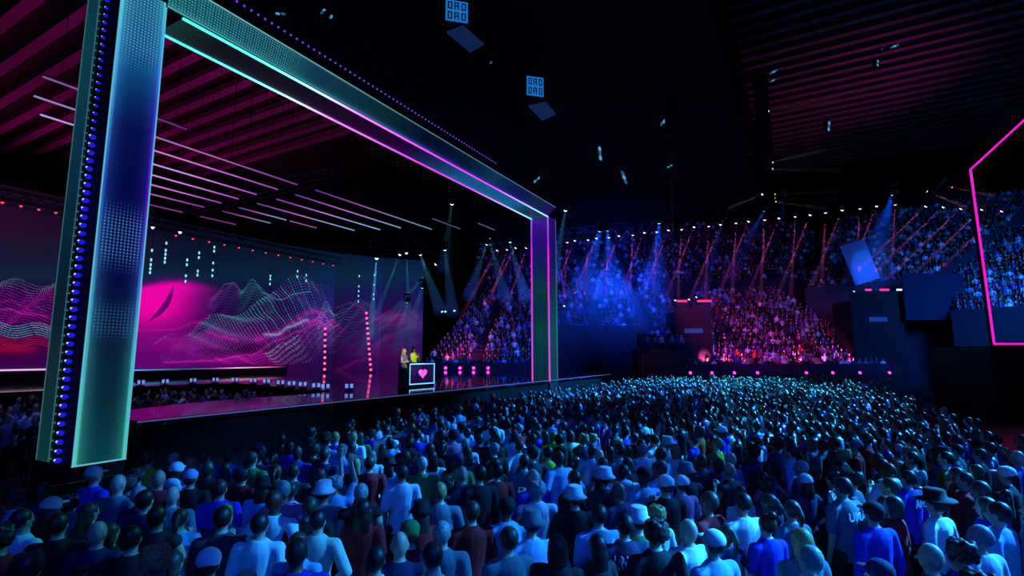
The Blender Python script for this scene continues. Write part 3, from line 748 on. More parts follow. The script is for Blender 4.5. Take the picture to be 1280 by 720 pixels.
lamp('SPOT', 'stair_lamp', (14, 45, 7), (14.3, 50, 1), 160, (1, .25, .25), .1, angle=.8)

# control booths with red lamps
def booth(x0, x1, y, z0, z1, label, reds):
    r = empty('control_booth', ((x0+x1)/2, y, z0), 0, label, 'booth')
    bm = bmesh.new(); cx = (x0+x1)/2; w = (x1-x0)/2
    bx(bm, -w, w, 0, 3, -z0+0.0, z1-z0-1.1); under_ = obj('body', bm, mat('booth_dark_panel', (9, 10, 18), .7), r)
    bm = bmesh.new(); bx(bm, -w, w, .0, .12, z1-z0-1.1, z1-z0-.1); obj('parapet', bm, BLACK, r)
    bm = bmesh.new(); bx(bm, -.9, .9, -.05, -.01, z1-z0-3.2, z1-z0-2.75); obj('sign_panel', bm, glow('dim_blue_sign', (24, 52, 110), .8), r)
    for x, c in reds:
        bm = bmesh.new(); bx(bm, x-cx-.3, x-cx+.3, -.12, 0, z1-z0-.12, z1-z0+.06, .02); obj('lamp', bm, c, r)
RL = glow('hot_red_lamp', (255, 40, 100), 1.8); WL = glow('white_pin', (200, 215, 240), 1.4)
p = lambda px: on_y(px, 376, 51).x
booth(p(842), p(888), 51, 0, on_y(860, 376, 51).z, 'dark booth with a row of red lamps left of the lower stand',
      [(p(849), RL), (p(856), RL), (p(875), RL), (p(880), RL), (p(885), RL)])
p = lambda px: on_y(px, 362, 51).x
booth(p(1062), p(1126), 51, 0, on_y(1090, 362, 51).z, 'dark booth with red lamps right of the lower stand', [(p(1085), RL), (p(1103), RL), (p(1107), RL), (p(1124), WL)])
bm = bmesh.new(); bx(bm, 0, 6, 0, .2, 0, 4.6); o = obj('dark_curtain', bm, mat('blue_curtain', (14, 24, 52), .8)); a = on_y(1133, 395, 50)
o.location = (a.x, 50, a.z-.4); tag(o, 'dark blue drape hanging beside the right booth', 'curtain')
# striped blue drape lit by a spot
bm = bmesh.new()
for i in range(12): bx(bm, i*.24, i*.24+.2, 0, .1+.03*(i % 2), 0, 4.6)
o = obj('light_drape', bm, mat('pale_drape', (150, 160, 190), .8)); a = on_y(1070, 357, 56); o.location = (a.x, 56, a.z); o.rotation_euler = (0, .3*-1, 0)
tag(o, 'pale drape lit bright blue above the right booth', 'curtain')
lamp('SPOT', 'drape_spot', on_y(1116, 243, 47), (a.x+1.5, 56, a.z+2), 4000, (.02, .2, 1), .1, angle=.35)

# ------------------------------------------------------------------ stage fixtures with beams of lit haze
def fixture(name, loc, target, label, group, lens, power, color, half, length, dens, size=.2, cat='stage light', hz=None):
    loc = Vector(loc); target = Vector(target); d = (target-loc).normalized()
    e = empty(name, loc, 0, label, cat, group); q = d.to_track_quat('Z', 'Y').to_matrix()
    s = size/.2
    bm = bmesh.new(); tube(bm, -d*.42*s, d*0.0, .13*s, 12, .19*s); obj('head', bm, HOUS, e)
    bm = bmesh.new(); tube(bm, d*.0, d*.03*s, .165*s, 14); ball(bm, d*.03*s, .14*s, 10, 6); obj('lens', bm, lens, e)
    bm = bmesh.new(); sgn = 1 if d.z < .1 else -1
    bx(bm, -.26*s, .26*s, -.14*s, .14*s, sgn*.42*s, sgn*.42*s+.14*s*1); 
    for sx in (-1, 1): bx(bm, sx*.24*s-.03*s, sx*.24*s+.03*s, -.07*s, .07*s, min(0, sgn*.44*s)-.03, max(0, sgn*.44*s)+.03)
    obj('yoke', bm, HOUS, e)
    if power > 0:
        sp = lamp('SPOT', name+'_light', (0, 0, 0), (0, 0, 1), power, color, .09*s, angle=2*half, blend=.15 if half < .1 else .9)
        sp.location = d*.18*s; sp.rotation_euler = d.to_track_quat('-Z', 'Y').to_euler(); sp.parent = e
        bm = bmesh.new(); tube(bm, d*.2*s, d*length, .05*s+math.tan(half)*.2, 14, math.tan(half)*length*.97+.05*s)
        o = obj('beam_haze', bm, hz, e); o['kind'] = 'stuff'
    return e
PINKL = glow('pink_white_lens', (255, 205, 215), 3.0); BLUEL = glow('blue_white_lens', (120, 200, 255), 4.0); WARML = glow('warm_white_lens', (255, 225, 200), 2.5)
TEALL = glow('teal_white_lens', (190, 235, 240), 3.0)
HZ = haze('beam_haze_thin', .16); HZW = haze('beam_haze_wide', .03)
roof_sp = [(622, 312), (634, 311), (645, 309), (658, 309), (709, 302), (719, 300), (735, 299), (746, 297), (761, 296), (774, 294), (791, 293), (806, 290), (821, 289), (836, 287), (852, 286), (868, 283),
           (886, 282), (901, 280), (920, 278), (936, 276), (956, 274), (974, 272), (994, 270), (1013, 268), (1032, 265), (1053, 262), (1075, 260), (1096, 257), (1119, 255),
           (1158, 257), (1180, 258), (1202, 260), (1228, 261), (1253, 263)]
rb = []
for i, (px, py) in enumerate(roof_sp):
    a = on_y(px, py, 56)
    if px < 670: dx = -34 if i % 2 == 0 else -20; dy = 62
    elif px < 1125: dx = (-4 if i % 2 == 0 else -30); dy = 74
    else: dx = -55; dy = 52
    if px > 1125: a = on_y(px, py, 48)
    t = on_y(px+dx, py+dy, a.y+5)
    rb.append(a)
    fixture('moving_head_spot', a, t, 'small roof spotlight with a faint pink beam, %s' % ('%s left of the right portal column' % ORD[3-i] if i < 4 else '%s right of the right portal column' % ORD[i-4] if i < 16 else '%s right of the left booth' % ORD[i-16] if i < 29 else '%s over the side stand' % ORD[i-29]), 'pink spotlights along the roof row',
            PINKL, 15000, (1.0, .10, .44), math.radians(1.35), 11.0, None, .2, hz=HZ)
truss('lighting_truss', rb[0]+Vector((-3, 0, .9)), rb[28]+Vector((1.5, 0, .9)), .6, 'long roof truss carrying the row of pink spotlights over the stands')
truss('lighting_truss', rb[29]+Vector((-.5, 0, .9)), rb[33]+Vector((5, 0, .9)), .6, 'roof truss carrying the pink spotlights above the side stand')
blues = [((750, 287), (720, 400), 40, .21, 9000, 20, .25), ((759, 286), (770, 400), 40, .21, 9000, 20, .25), ((824, 277), (815, 400), 42, .2, 9000, 20, .25), ((1116, 241), (1085, 345), 44, .15, 14000, 20, .3),
         ((956, 262), (915, 340), 48, .08, 5000, 14, .26), ((904, 273), (880, 360), 46, .05, 7000, 16, .22), ((980, 244), (975, 300), 50, .05, 1500, 8, .16)]
for i, (a, t, y, h, pw, ln, sz) in enumerate(blues):
    fixture('wash_light', on_y(*a, y), on_y(*t, y+12), ['bright blue wash light, left one of the close pair over the stand', 'bright blue wash light, right one of the close pair over the stand', 'single bright blue wash light beside the close pair',
        'largest blue wash light above the right booth', 'small tilted blue wash light below the speaker column', 'blue wash light throwing a narrow beam above the left booth', 'tiny blue wash light right of the speaker column'][i], 'blue wash lights over the stands', BLUEL, pw, (.0, .07, 1.0), h, ln, None, sz, hz=HZW)
# rising beams from the stands and the stage
rise = [((705, 383), (744, 312), 48, 900), ((844, 376), (838, 200), 50, 3000), ((861, 375), (902, 282), 50, 3000), ((870, 372), (958, 262), 50, 2500), ((1067, 365), (1160, 250), 50, 3500),
        ((568, 389), (564, 305), 46, 900), ((557, 390), (524, 312), 46, 900), ((553, 390), (505, 335), 46, 600)]
for i, (a, t, y, pw) in enumerate(rise):
    A = on_y(*a, y); T = on_y(*t, y-1); L = (T-A).length*1.25
    fixture('beam_light', A, T, 'small beam light shooting a thin pale ray upward, %s' % ['beside the right portal column', 'left end of the left booth', 'middle of the left booth', 'right end of the left booth', 'left end of the right booth',
        'rightmost of three behind the stage', 'middle one of three behind the stage', 'leftmost of three behind the stage'][i], 'upward beam lights', TEALL, pw*2, (.45, .65, 1.0), math.radians(.7), L, None, .12, hz=HZ)
# downward teal washes over the stage
for i, (a, t, pw, col) in enumerate([((471, 322), (465, 392), 7000, (.1, .55, 1)), ((525, 317), (535, 345), 900, (.1, .6, .9)), ((556, 311), (560, 345), 500, (.1, .6, .9)), ((509, 376), (504, 400), 500, (.1, .8, .9)), ((528, 358), (520, 385), 400, (.1, .8, .9)),
        ((611, 297), (620, 330), 500, (.1, .6, .9)), ((637, 301), (645, 330), 500, (.1, .6, .9)), ((609, 304), (600, 330), 400, (.1, .6, .9)), ((565, 254), (560, 290), 200, (.2, .8, .9)), ((707, 262), (700, 300), 900, (.1, .5, .9))]):
    fixture('stage_spotlight', on_y(*a, 40), on_y(*t, 42), 'small bright teal white spotlight hanging %s' % ['over the tall red light pole', 'past the tube lights', 'behind the stage truss end', 'low over the screen end, lower of two', 'low over the screen end, upper of two',
        'upper left in the cluster of three', 'right in the cluster of three', 'lower left in the cluster of three', 'high beside the portal beam', 'just right of the portal corner'][i], 'teal stage spotlights', TEALL, pw, col, .09 if i else .05, 7, None, .2, hz=HZ)
# crossing teal shafts behind the stage
for i, (a, t) in enumerate([((508, 316), (511, 392)), ((545, 330), (495, 385)), ((500, 318), (468, 400))]):
    fixture('stage_spotlight', on_y(*a, 41), on_y(*t, 42), 'teal shaft spotlight on the round truss over the stage, %s' % ['middle', 'right', 'left'][i], 'teal stage spotlights', TEALL, 3500, (.05, .5, .8), .045, 9, None, .14, hz=HZ)
# sideways warm beams from the speaker column
for i, (a, t, y) in enumerate([((960, 139), (1060, 122), 42), ((965, 203), (1040, 186), 42), ((965, 211), (1060, 214), 42), ((968, 243), (1060, 238), 44), ((968, 248), (1060, 250), 44), ((969, 252), (1040, 262), 44), ((953, 243), (905, 262), 44), ((1158, 239), (1215, 262), 40), ((1189, 234), (1250, 246), 40)]):
    A = on_y(*a, y); T = on_y(*t, y)
    fixture('side_beam_light', A, T, 'small warm sideways light, %s' % ['topmost on the speaker column', 'upper of the middle pair on the speaker column', 'lower of the middle pair on the speaker column', 'top of the lowest three on the speaker column', 'middle of the lowest three on the speaker column',
        'bottom of the lowest three on the speaker column', 'left side of the speaker column', 'left of two beside the neon frame', 'right of two beside the neon frame'][i], 'sideways warm beam lights', WARML, 600, (1, .75, .65), .05, (T-A).length*.9, None, .1, hz=HZ)

# pink footlights in front of the stands, with their light on the front rows
fl = cone_lamp('footlight', glow('hot_pink_lens', (255, 60, 200), 2.4), .14)
fpx = [863, 890, 918, 947, 1008, 1041, 1075, 1112]; spx = [557, 575, 592, 610]
for i, px in enumerate(fpx+[p_ for p_ in spx]):
    o = fl if i == 0 else copy_tree(fl)
    y = 49.3 if i < 8 else 47.0
    o.location = on_y(px, 466 if i < 8 else 460, y); o.rotation_euler = (-PI/2-.3, 0, 0)
    tag(o, '%s pink footlight from the portal on the front rail of the ' % ORD[i if i < 8 else 11-i] + ('lower grandstand block' if i < 8 else 'stand beyond the stage'), 'footlight', 'pink footlights on the ' + ('lower block' if i < 8 else 'far stand') + ' rail')
    if i in (0, 7): continue
    lp = lamp('SPOT', 'footlight_light', o.location+Vector((0, .8, 1.15)), o.location+Vector((3 if i == 0 else .0 if i != 7 else -3, 9, 3.9)), 800 if i < 8 else 260, (1, .08, .42), .08, angle=1.25, blend=.6)
bm = bmesh.new(); bx(bm, 16.8, 37.2, 49.1, 49.25, 0, 1.5); tag(obj('barrier', bm, BLACK), 'low black barrier wall before the lower stand', 'barrier')

# ------------------------------------------------------------------ hanging boxes, speaker columns and odd fixtures
def hanging_display(px, py, pz, w, h, w2, corners, label):
    a = on_z(px, py, pz)
    r = empty('hanging_display', a, .25, label, 'hanging display', 'blue lit hanging boxes')
    bm = bmesh.new(); bx(bm, -w/2, w/2, .02, w*.55, -h/2, h/2, .03); obj('cabinet', bm, BLACK, r)
    bm = bmesh.new(); bx(bm, -w/2+.02, w/2-.02, -.01, .02, -h/2+.02, h/2-.02); obj('lit_panel', bm, glow('sky_blue_panel', (24, 110, 190), .9), r)
    bm = bmesh.new()
    u = w/14.
    def seg(x0, x1, z0, z1): bx(bm, -w/2+x0*u, -w/2+x1*u, -.03, -.01, h/2-z1*h/14, h/2-z0*h/14)
    for z0 in (1.5, 8):
        for x0 in (1.5, 5.5, 9.8):
            seg(x0, x0+.7, z0, z0+4.6); seg(x0+2, x0+2.7, z0, z0+4.6); seg(x0, x0+2.7, z0, z0+.6)
            if x0 != 5.5: seg(x0, x0+2.7, z0+4, z0+4.6)
            else: seg(x0, x0+2.7, z0+2.1, z0+2.7)
    obj('dark_lettering', bm, BLACK, r)
    zr = pz-h*.9; cs_ = [on_z(x, y, zr) for x, y in corners]; ctr = sum(cs_, Vector())/4; b = ctr-a; b.rotate(Euler((0, 0, -.25)))
    bm = bmesh.new(); lo = []; hi = []
    for c_ in cs_:
        l_ = c_-a; l_.rotate(Euler((0, 0, -.25))); lo.append(bm.verts.new(l_)); hi.append(bm.verts.new(l_+Vector((0, 0, .06))))
    bm.faces.new(lo); bm.faces.new(hi)
    for k in range(4): bm.faces.new([lo[k], lo[(k+1) % 4], hi[(k+1) % 4], hi[k]])
    obj('reflector_panel', bm, mat('reflector_painted_glow', (40, 62, 110), .4, emit=(16, 34, 74), strength=.9), r)  # emission puts the blue light on the slab into its material, no lamp
    bm = bmesh.new()
    for sx in (-1, 1): tube(bm, (sx*w*.4, .2, h/2), (sx*w*.4, .2, 28.9-a.z), .02, 5); tube(bm, (sx*w*.3, .1, -h/2), (b.x+sx*w2*.3, b.y, b.z), .015, 4)
    obj('hanger', bm, TRUSS, r)
hanging_display(571, 14, 18, 1.0, 1.0, 1.0, [(558, 41), (579, 33), (605, 56), (588, 66)], 'nearer hanging box with sky blue lit lettered face above the portal beam')
hanging_display(669, 108, 18, 1.0, 1.15, 1.0, [(660, 133), (682, 128), (695, 143), (678, 151)], 'farther hanging box with sky blue lit lettered face')
def line_array(px, y, n, z1, label, dx=0):
    a = on_y(px, 100, y)
    r = empty('speaker_column', (a.x, y, 0), 0, label, 'speaker array', 'hanging speaker columns')
    for i in range(n):
        bm = bmesh.new(); bx(bm, -.55, .55, -.3, .3, z1-i*.46-.42, z1-i*.46, .03)
        o = obj('speaker_cabinet', bm, mat('speaker_black', (20, 22, 34), .5), r); o.rotation_euler = (0, 0, dx)
    bm = bmesh.new(); tube(bm, (-.3, 0, z1), (-.3, 0, 28.9), .03, 5); tube(bm, (.3, 0, z1), (.3, 0, 28.9), .03, 5); obj('hanger', bm, TRUSS, r)
line_array(838, 34, 10, on_y(836, 92, 34).z, 'hanging speaker column with cyan glints left of the warm side beams')
line_array(950, 44, 22, on_y(950, 62, 44).z, 'long dark hanging speaker column carrying the warm side lights')
line_array(1104, 40, 5, on_y(1104, 30, 40).z, 'short hanging speaker column under the ribbed red roof')
bits = [(826, 98, 34, .35, .10), (832, 115, 34, .36, .06), (833, 122, 34, .3, .05), (830, 152, 34, .34, .75), (837, 208, 34, .4, .12), (939, 72, 44, .14, .14), (949, 73, 44, .14, .14), (939, 66, 44, .14, .14), (949, 64, 44, .14, .14), (967, 90, 43, .9, .08), (962, 75, 43, .3, .15), (966, 101, 43, .6, .06),
        (928, 194, 44, .3, .18), (935, 193, 44, .3, .18), (1036, 158, 42, .35, .9), (1118, 58, 40, .8, .18), (1097, 79, 40, .35, .5), (1104, 60, 40, .25, .5), (750, 192, 30, .14, .95), (780, 222, 30, .14, .9), (555, 132, 26, .5, .3), (612, 80, 26, .4, .16),
        (540, 330-210, 26, .3, .1), (616, 158, 32, .14, .14), (622, 162, 32, .14, .14), (618, 168, 32, .16, .16), (613, 176, 32, .14, .14), (643, 200, 32, .2, .6), (671, 225, 32, .25, .5), (404, 15, 16, .25, .12), (351, 18, 14, .35, .06), (414, 22, 16, .08, .08), (474, 80, 20, .4, .07), (479, 69, 20, .2, .07), (553, 108, 26, .3, .1)]
def bitwhere(i, px, py):
    sec = 'above the portal beam' if px < 640 else 'between blue boxes and speaker columns' if px < 800 else 'on the nearer speaker column' if px < 860 else 'on the long speaker column' if px < 990 else 'right of the long speaker column'
    def sc_(q): return 0 if q < 640 else 1 if q < 800 else 2 if q < 860 else 3 if q < 990 else 4
    rank = sorted([b for b in bits if sc_(b[0]) == sc_(px)], key=lambda b: (b[1], b[0])).index(bits[i])
    return '%s from the top %s' % (ORD[rank], sec)
BM2 = glow('dim_cyan_fixture_glow', (40, 90, 130), .8)
BM_ = glow('cyan_fixture_glow', (90, 165, 205), .8)
for i, (px, py, y, w, h) in enumerate(bits):
    a = on_y(px, py, y)
    r = empty('hanging_fixture', a, 0, None, 'hanging light', 'small glinting fixtures hanging in the dark roof')
    r['label'] = 'small cyan glinting roof fixture, '+bitwhere(i, px, py)
    bm = bmesh.new(); bx(bm, -w*.6, w*.6, .0, .3, -h*.6, h*.6, .01); obj('housing', bm, HOUS, r)
    bm = bmesh.new(); tube(bm, (0, .15, h*.5), (0, .15, 28.9-a.z), .015, 4); hg = obj('hanger', bm, HOUS, r)
    n_ = 2 if max(w, h) < .36 else 3
    for q in range(n_):
        t_ = (q-(n_-1)/2)/n_; cx_, cz_ = w*.9*t_, h*.9*t_; rr = max(.05, min(.13, max(w, h)*.17))
        bm = bmesh.new(); ball(bm, (cx_, -.03, cz_), (rr*(1.25 if w > h else .7), .04, rr*(.6 if w > h else 1.3)), 8, 6); obj('lens', bm, (BM_, BM2)[(i+q) % 2], r)
    r.rotation_euler = (0, rnd.choice([-.45, -.2, .2, .4]), 0)
for (a, b, y, lb) in [((622, 24), (662, 72), 28, 'thin dark truss rods hanging beside the blue boxes'), ((760, 0), (780, 70), 34, 'dark roof truss hanging near the top edge of the hall')]:
    truss('roof_truss', on_y(*a, y), on_y(*b, y), .35, lb)
# round truss over the stage end
bm = bmesh.new(); c0 = on_y(500, 312, 41)
for k in range(24):
    a0, a1 = 2*PI*k/24, 2*PI*(k+1)/24
    for zz in (0, .4): tube(bm, c0+Vector((2.4*math.cos(a0), 2.4*math.sin(a0), zz)), c0+Vector((2.4*math.cos(a1), 2.4*math.sin(a1), zz)), .06, 5)
    tube(bm, c0+Vector((2.4*math.cos(a0), 2.4*math.sin(a0), 0)), c0+Vector((2.4*math.cos(a1), 2.4*math.sin(a1), .4)), .04, 4)
tag(obj('round_truss', bm, TRUSS), 'ring shaped lighting truss hanging over the far end of the stage', 'truss')

# ------------------------------------------------------------------ people
def loft(bm, rings, n=14):
    prev = None
    for (x, y, z, a, b) in rings:
        r = [bm.verts.new((x+a*math.cos(2*PI*k/n), y+b*math.sin(2*PI*k/n), z)) for k in range(n)]
        if prev:
            for k in range(n): bm.faces.new([prev[k], prev[(k+1) % n], r[(k+1) % n], r[k]])
        else: bm.faces.new(list(reversed(r)))
        prev = r
    bm.faces.new(prev)
def limb(bm, a, ra, b, rb, n=10):
    tube(bm, a, b, ra, n, rb); ball(bm, a, ra, n, 6); ball(bm, b, rb, n, 6)
def remesh(bm, voxel, ratio, name):
    me = bpy.data.meshes.new(name); bmesh.ops.recalc_face_normals(bm, faces=bm.faces); bm.to_mesh(me); bm.free()
    o = bpy.data.objects.new('tmp', me); C.objects.link(o)
    m = o.modifiers.new('r', 'REMESH'); m.mode = 'VOXEL'; m.voxel_size = voxel
    s = o.modifiers.new('s', 'SMOOTH'); s.iterations = 2; s.factor = .4
    d = o.modifiers.new('d', 'DECIMATE'); d.ratio = ratio
    dg = bpy.context.evaluated_depsgraph_get(); ev = o.evaluated_get(dg)
    out = bpy.data.meshes.new_from_object(ev, depsgraph=dg); out.name = name
    bpy.data.objects.remove(o); bpy.data.meshes.remove(me)
    out.polygons.foreach_set('use_smooth', [True]*len(out.polygons)); return out
def pose_arms(pose, f):
    sw = .175 if f else .195; out = []
    for s in (-1, 1):
        sh = Vector((s*sw, 0, 1.375)); p = pose
        if pose == 'phone': p = 'raised' if s == 1 else 'down'
        if p == 'down': el = sh+Vector((s*.06, -.03, -.285)); wr = el+Vector((-s*.01, .07, -.245)); hd = Vector((-s*.05, .12, -.98))
        elif p == 'folded': el = sh+Vector((s*.05, .03, -.28)); wr = el+Vector((-s*.20, .17, .05 if s > 0 else .0)); hd = Vector((-s*.95, .15, .1))
        elif p == 'clap': el = sh+Vector((s*.07, .10, -.25)); wr = el+Vector((-s*.19, .13, .17)); hd = Vector((-s*.35, .35, .85))
        elif p == 'hips': el = sh+Vector((s*.17, -.09, -.23)); wr = el+Vector((-s*.17, .12, -.15)); hd = Vector((-s*.8, .35, -.45))
        elif p == 'raised': el = sh+Vector((s*.10, .12, .22)); wr = el+Vector((-s*.05, .07, .24)); hd = Vector((-s*.1, .25, .95))
        out.append((s, sh, el, wr, hd.normalized()))
    return out
def hand(bm, wr, d, s):
    side = Vector((s, 0, 0)); n = d.cross(side)
    if n.length < .2: n = d.cross(Vector((0, 1, 0)))
    n.normalize(); side = n.cross(d).normalized()
    if side.dot(Vector((s, 0, 0))) < 0: side = -side
    M = Matrix((side, n, d)).transposed()
    ball(bm, wr+d*.055, (.040, .017, .056), 10, 6, M)
    for k, (o, L) in enumerate([(-.029, .062), (-.010, .076), (.010, .072), (.028, .056)]):
        a = wr+d*.085+side*o; b = a+d*L*.55+side*o*.25+n*.006; c = b+d*L*.38+n*.022
        limb(bm, a, .0095, b, .009, 6); limb(bm, b, .009, c, .008, 6)
    a = wr+d*.03-side*.032; b = a+d*.035-side*.024+n*.01; c = b+d*.03-side*.004+n*.012
    limb(bm, a, .0115, b, .0105, 6); limb(bm, b, .0105, c, .009, 6)
def build_body(pose, f):
    k = .92 if f else 1.0; bm = bmesh.new()
    loft(bm, [(0, .0, .84, .13, .09), (0, 0, .93, .165 if f else .16, .11), (0, 0, 1.08, .13*k, .095*k), (0, 0, 1.2, .15*k, .10*k), (0, .01, 1.30, .17*k, .112*k), (0, 0, 1.37, .168*k, .10*k), (0, 0, 1.415, .135*k, .085*k), (0, 0, 1.45, .09*k, .066), (0, 0, 1.49, .055, .055)])
    limb(bm, (0, 0, 1.46), .055*k, (0, .015, 1.56), .052*k)
    ball(bm, (0, .0, 1.635), (.076, .092, .108), 18, 14); ball(bm, (0, .035, 1.575), (.052, .052, .05), 12, 8)
    limb(bm, (0, .09, 1.63), .008, (0, .108, 1.603), .014, 8)
    for s in (-1, 1):
        ball(bm, (s*.03, .078, 1.642), (.015, .012, .012), 8, 6); ball(bm, (s*.077, -.005, 1.625), (.010, .022, .034), 8, 6)
        limb(bm, (s*.012, .085, 1.572), .008, (0, .089, 1.573), .009, 6)
    for s, sh, el, wr, hd in pose_arms(pose, f):
        limb(bm, (s*.10, 0, 1.375), .055*k, sh, .056*k); limb(bm, sh, .055*k, el, .041*k); limb(bm, el, .041*k, wr, .026*k); hand(bm, wr, hd, s)
        hp = Vector((s*.092, 0, .90)); kn = Vector((s*.11, .015, .49)); an = Vector((s*.115, -.01, .09))
        limb(bm, hp, .094*k, kn, .058*k, 12); limb(bm, kn, .058*k, an+Vector((0, -.01, .22)), .056*k, 10); limb(bm, an+Vector((0, -.01, .22)), .054*k, an, .036*k, 10)
        limb(bm, an+Vector((0, -.03, -.045)), .034, an+Vector((s*.02, .13, -.06)), .026, 8)
    me = remesh(bm, .009, .22, 'person_body')
    me.materials.append(None); me.materials.append(EYEM); me.materials.append(LIPM)
    idx = np.zeros(len(me.polygons), np.int32)
    for p in me.polygons:
        c = p.center
        if c.z > 1.55 and c.y > .06:
            if (abs(abs(c.x)-.03) < .011 and abs(c.z-1.642) < .008): idx[p.index] = 1
            elif abs(c.x) < .02 and abs(c.z-1.572) < .008: idx[p.index] = 2
    me.polygons.foreach_set('material_index', idx); return me
def build_top(pose, f, kind):
    k = .92 if f else 1.0; e = .016 if kind != 'hoodie' else .032; bm = bmesh.new()
    z0 = .80 if kind != 'dress' else .50
    lo = [(0, 0, z0, .175+e, .12+e)] if kind != 'dress' else [(0, 0, .50, .24, .20), (0, 0, .75, .2, .15)]
    loft(bm, lo+[(0, 0, .93, .165+e, .115+e), (0, 0, 1.08, .14*k+e, .10*k+e), (0, 0, 1.2, .155*k+e, .105*k+e), (0, .01, 1.30, .172*k+e, .118*k+e), (0, 0, 1.37, .168*k+e, .104*k+e), (0, 0, 1.415, .135*k+e, .088*k+e), (0, 0, 1.45, .09*k+e, .070+e), (0, 0, 1.478, .058+e*.6, .058+e*.6)])
    for s, sh, el, wr, hd in pose_arms(pose, f):
        limb(bm, (s*.10, 0, 1.375), .058*k+e, sh, .058*k+e)
        if kind == 'tank': continue
        if kind in ('tee', 'dress'): limb(bm, sh, .058*k+e, sh.lerp(el, .72), .05*k+e*1.1)
        else: limb(bm, sh, .058*k+e, el, .046*k+e); limb(bm, el, .046*k+e, el.lerp(wr, .95), .032*k+e*.8)
    if kind == 'hoodie':
        ball(bm, (0, -.10, 1.45), (.12, .07, .085), 12, 8)
    return remesh(bm, .014, .35, 'top')
def build_trousers(f, short=False):
    k = .92 if f else 1.0; bm = bmesh.new()
    loft(bm, [(0, 0, .80, .155, .115), (0, 0, .93, .178, .125), (0, 0, 1.0, .16, .112)])
    for s in (-1, 1):
        hp = Vector((s*.092, 0, .88)); kn = Vector((s*.11, .015, .49)); an = Vector((s*.115, -.015, .10))
        if short: limb(bm, hp, .108*k, hp.lerp(kn, .9), .088*k)
        else: limb(bm, hp, .106*k, kn, .074*k); limb(bm, kn, .074*k, an, .066*k)
    return remesh(bm, .016, .4, 'trousers')
def build_skirt():
    bm = bmesh.new(); loft(bm, [(0, 0, .03, .30, .24), (0, 0, .5, .22, .17), (0, 0, .9, .18, .13), (0, 0, 1.05, .15, .11)], 20)
    me = bpy.data.meshes.new('skirt'); bmesh.ops.recalc_face_normals(bm, faces=bm.faces); bm.to_mesh(me); bm.free(); return me
def mesh_of(bm, name, smooth=True):
    me = bpy.data.meshes.new(name); bmesh.ops.recalc_face_normals(bm, faces=bm.faces); bm.to_mesh(me); bm.free()
    me.polygons.foreach_set('use_smooth', [smooth]*len(me.polygons)); me.materials.append(None); return me
def hair_mesh(kind):
    bm = bmesh.new()
    if kind == 'bald': ball(bm, (0, -.022, 1.632), (.079, .082, .088), 16, 10); return remesh_h(bm)
    ball(bm, (0, -.020, 1.652), (.087, .098, .105), 16, 12)
    if kind == 'long': loft(bm, [(0, -.06, 1.30, .08, .028), (0, -.07, 1.42, .098, .035), (0, -.055, 1.55, .098, .065), (0, -.03, 1.66, .085, .08)], 12)
    if kind == 'bob': loft(bm, [(0, -.035, 1.50, .088, .06), (0, -.03, 1.58, .10, .082), (0, -.02, 1.67, .088, .09)], 12)
    if kind == 'ponytail': limb(bm, (0, -.11, 1.68), .03, (0, -.15, 1.60), .036, 8); limb(bm, (0, -.15, 1.60), .036, (0, -.12, 1.42), .014, 8)
    if kind == 'bun': ball(bm, (0, -.09, 1.755), .045, 10, 8)
    if kind == 'curly':
        for i in range(34):
            a = i*2.4; zz = 1.60+.14*(i/34); rr = .085*math.sqrt(max(.05, 1-((zz-1.655)/.12)**2))
            ball(bm, (rr*math.cos(a), -.025+rr*math.sin(a)*1.05, zz), .034, 7, 5)
    return remesh_h(bm)
def remesh_h(bm):
    me = remesh(bm, .011, .5, 'hair'); me.materials.append(None); return me
def cap_mesh(kind):
    bm = bmesh.new()
    if kind == 'cap':
        ball(bm, (0, -.012, 1.672), (.096, .108, .092), 18, 10); loft(bm, [(0, .10, 1.668, .068, .075), (0, .10, 1.678, .064, .07)], 14)
    if kind == 'bucket':
        loft(bm, [(0, -.01, 1.645, .145, .155), (0, -.01, 1.685, .10, .112), (0, -.01, 1.77, .088, .098), (0, -.01, 1.78, .06, .07)], 20)
    if kind == 'brim':
        loft(bm, [(0, 0, 1.69, .20, .21), (0, 0, 1.705, .19, .20), (0, 0, 1.712, .10, .115), (0, 0, 1.80, .088, .105), (0, 0, 1.815, .055, .085)], 22)
    return mesh_of(bm, 'hat')
def shoe_mesh():
    bm = bmesh.new()
    for s in (-1, 1): limb(bm, (s*.115, -.045, .05), .047, (s*.135, .13, .038), .038, 10); ball(bm, (s*.115, -.02, .09), (.05, .055, .05), 10, 6)
    me = remesh(bm, .014, .5, 'shoes'); me.materials.append(None); return me
EYEM = mat('eye_dark', (30, 24, 22), .3); LIPM = mat('lip_tone', (150, 80, 78), .5)
POSES = ['down', 'folded', 'clap', 'hips', 'phone', 'raised']
def first_slot(me):
    if len(me.materials) == 0: me.materials.append(None)
    return me
BODY = {(p, f): build_body(p, f) for p in POSES for f in (0, 1)}
TOP = {}
def top_mesh(p, f, k):
    if (p, f, k) not in TOP: TOP[p, f, k] = first_slot(build_top(p, f, k))
    return TOP[p, f, k]
def lower_head(me, dz, z0):
    for v in me.vertices:
        if v.co.z > z0 and abs(v.co.x) < .13 and abs(v.co.y) < .2: v.co.z -= dz*min(1, (v.co.z-z0)/.05)
TROU = {(f, s): first_slot(build_trousers(f, s)) for f in (0, 1) for s in (False, True)}
HAIR = {k: hair_mesh(k) for k in ('short', 'long', 'bob', 'ponytail', 'bun', 'curly', 'bald')}
HATM = {k: cap_mesh(k) for k in ('cap', 'bucket', 'brim')}
SHOE = shoe_mesh()
for (p_, f_), me_ in BODY.items():
    lower_head(me_, .022, 1.47)
for me_ in list(HAIR.values())+list(HATM.values()):
    for v in me_.vertices: v.co.z -= .022

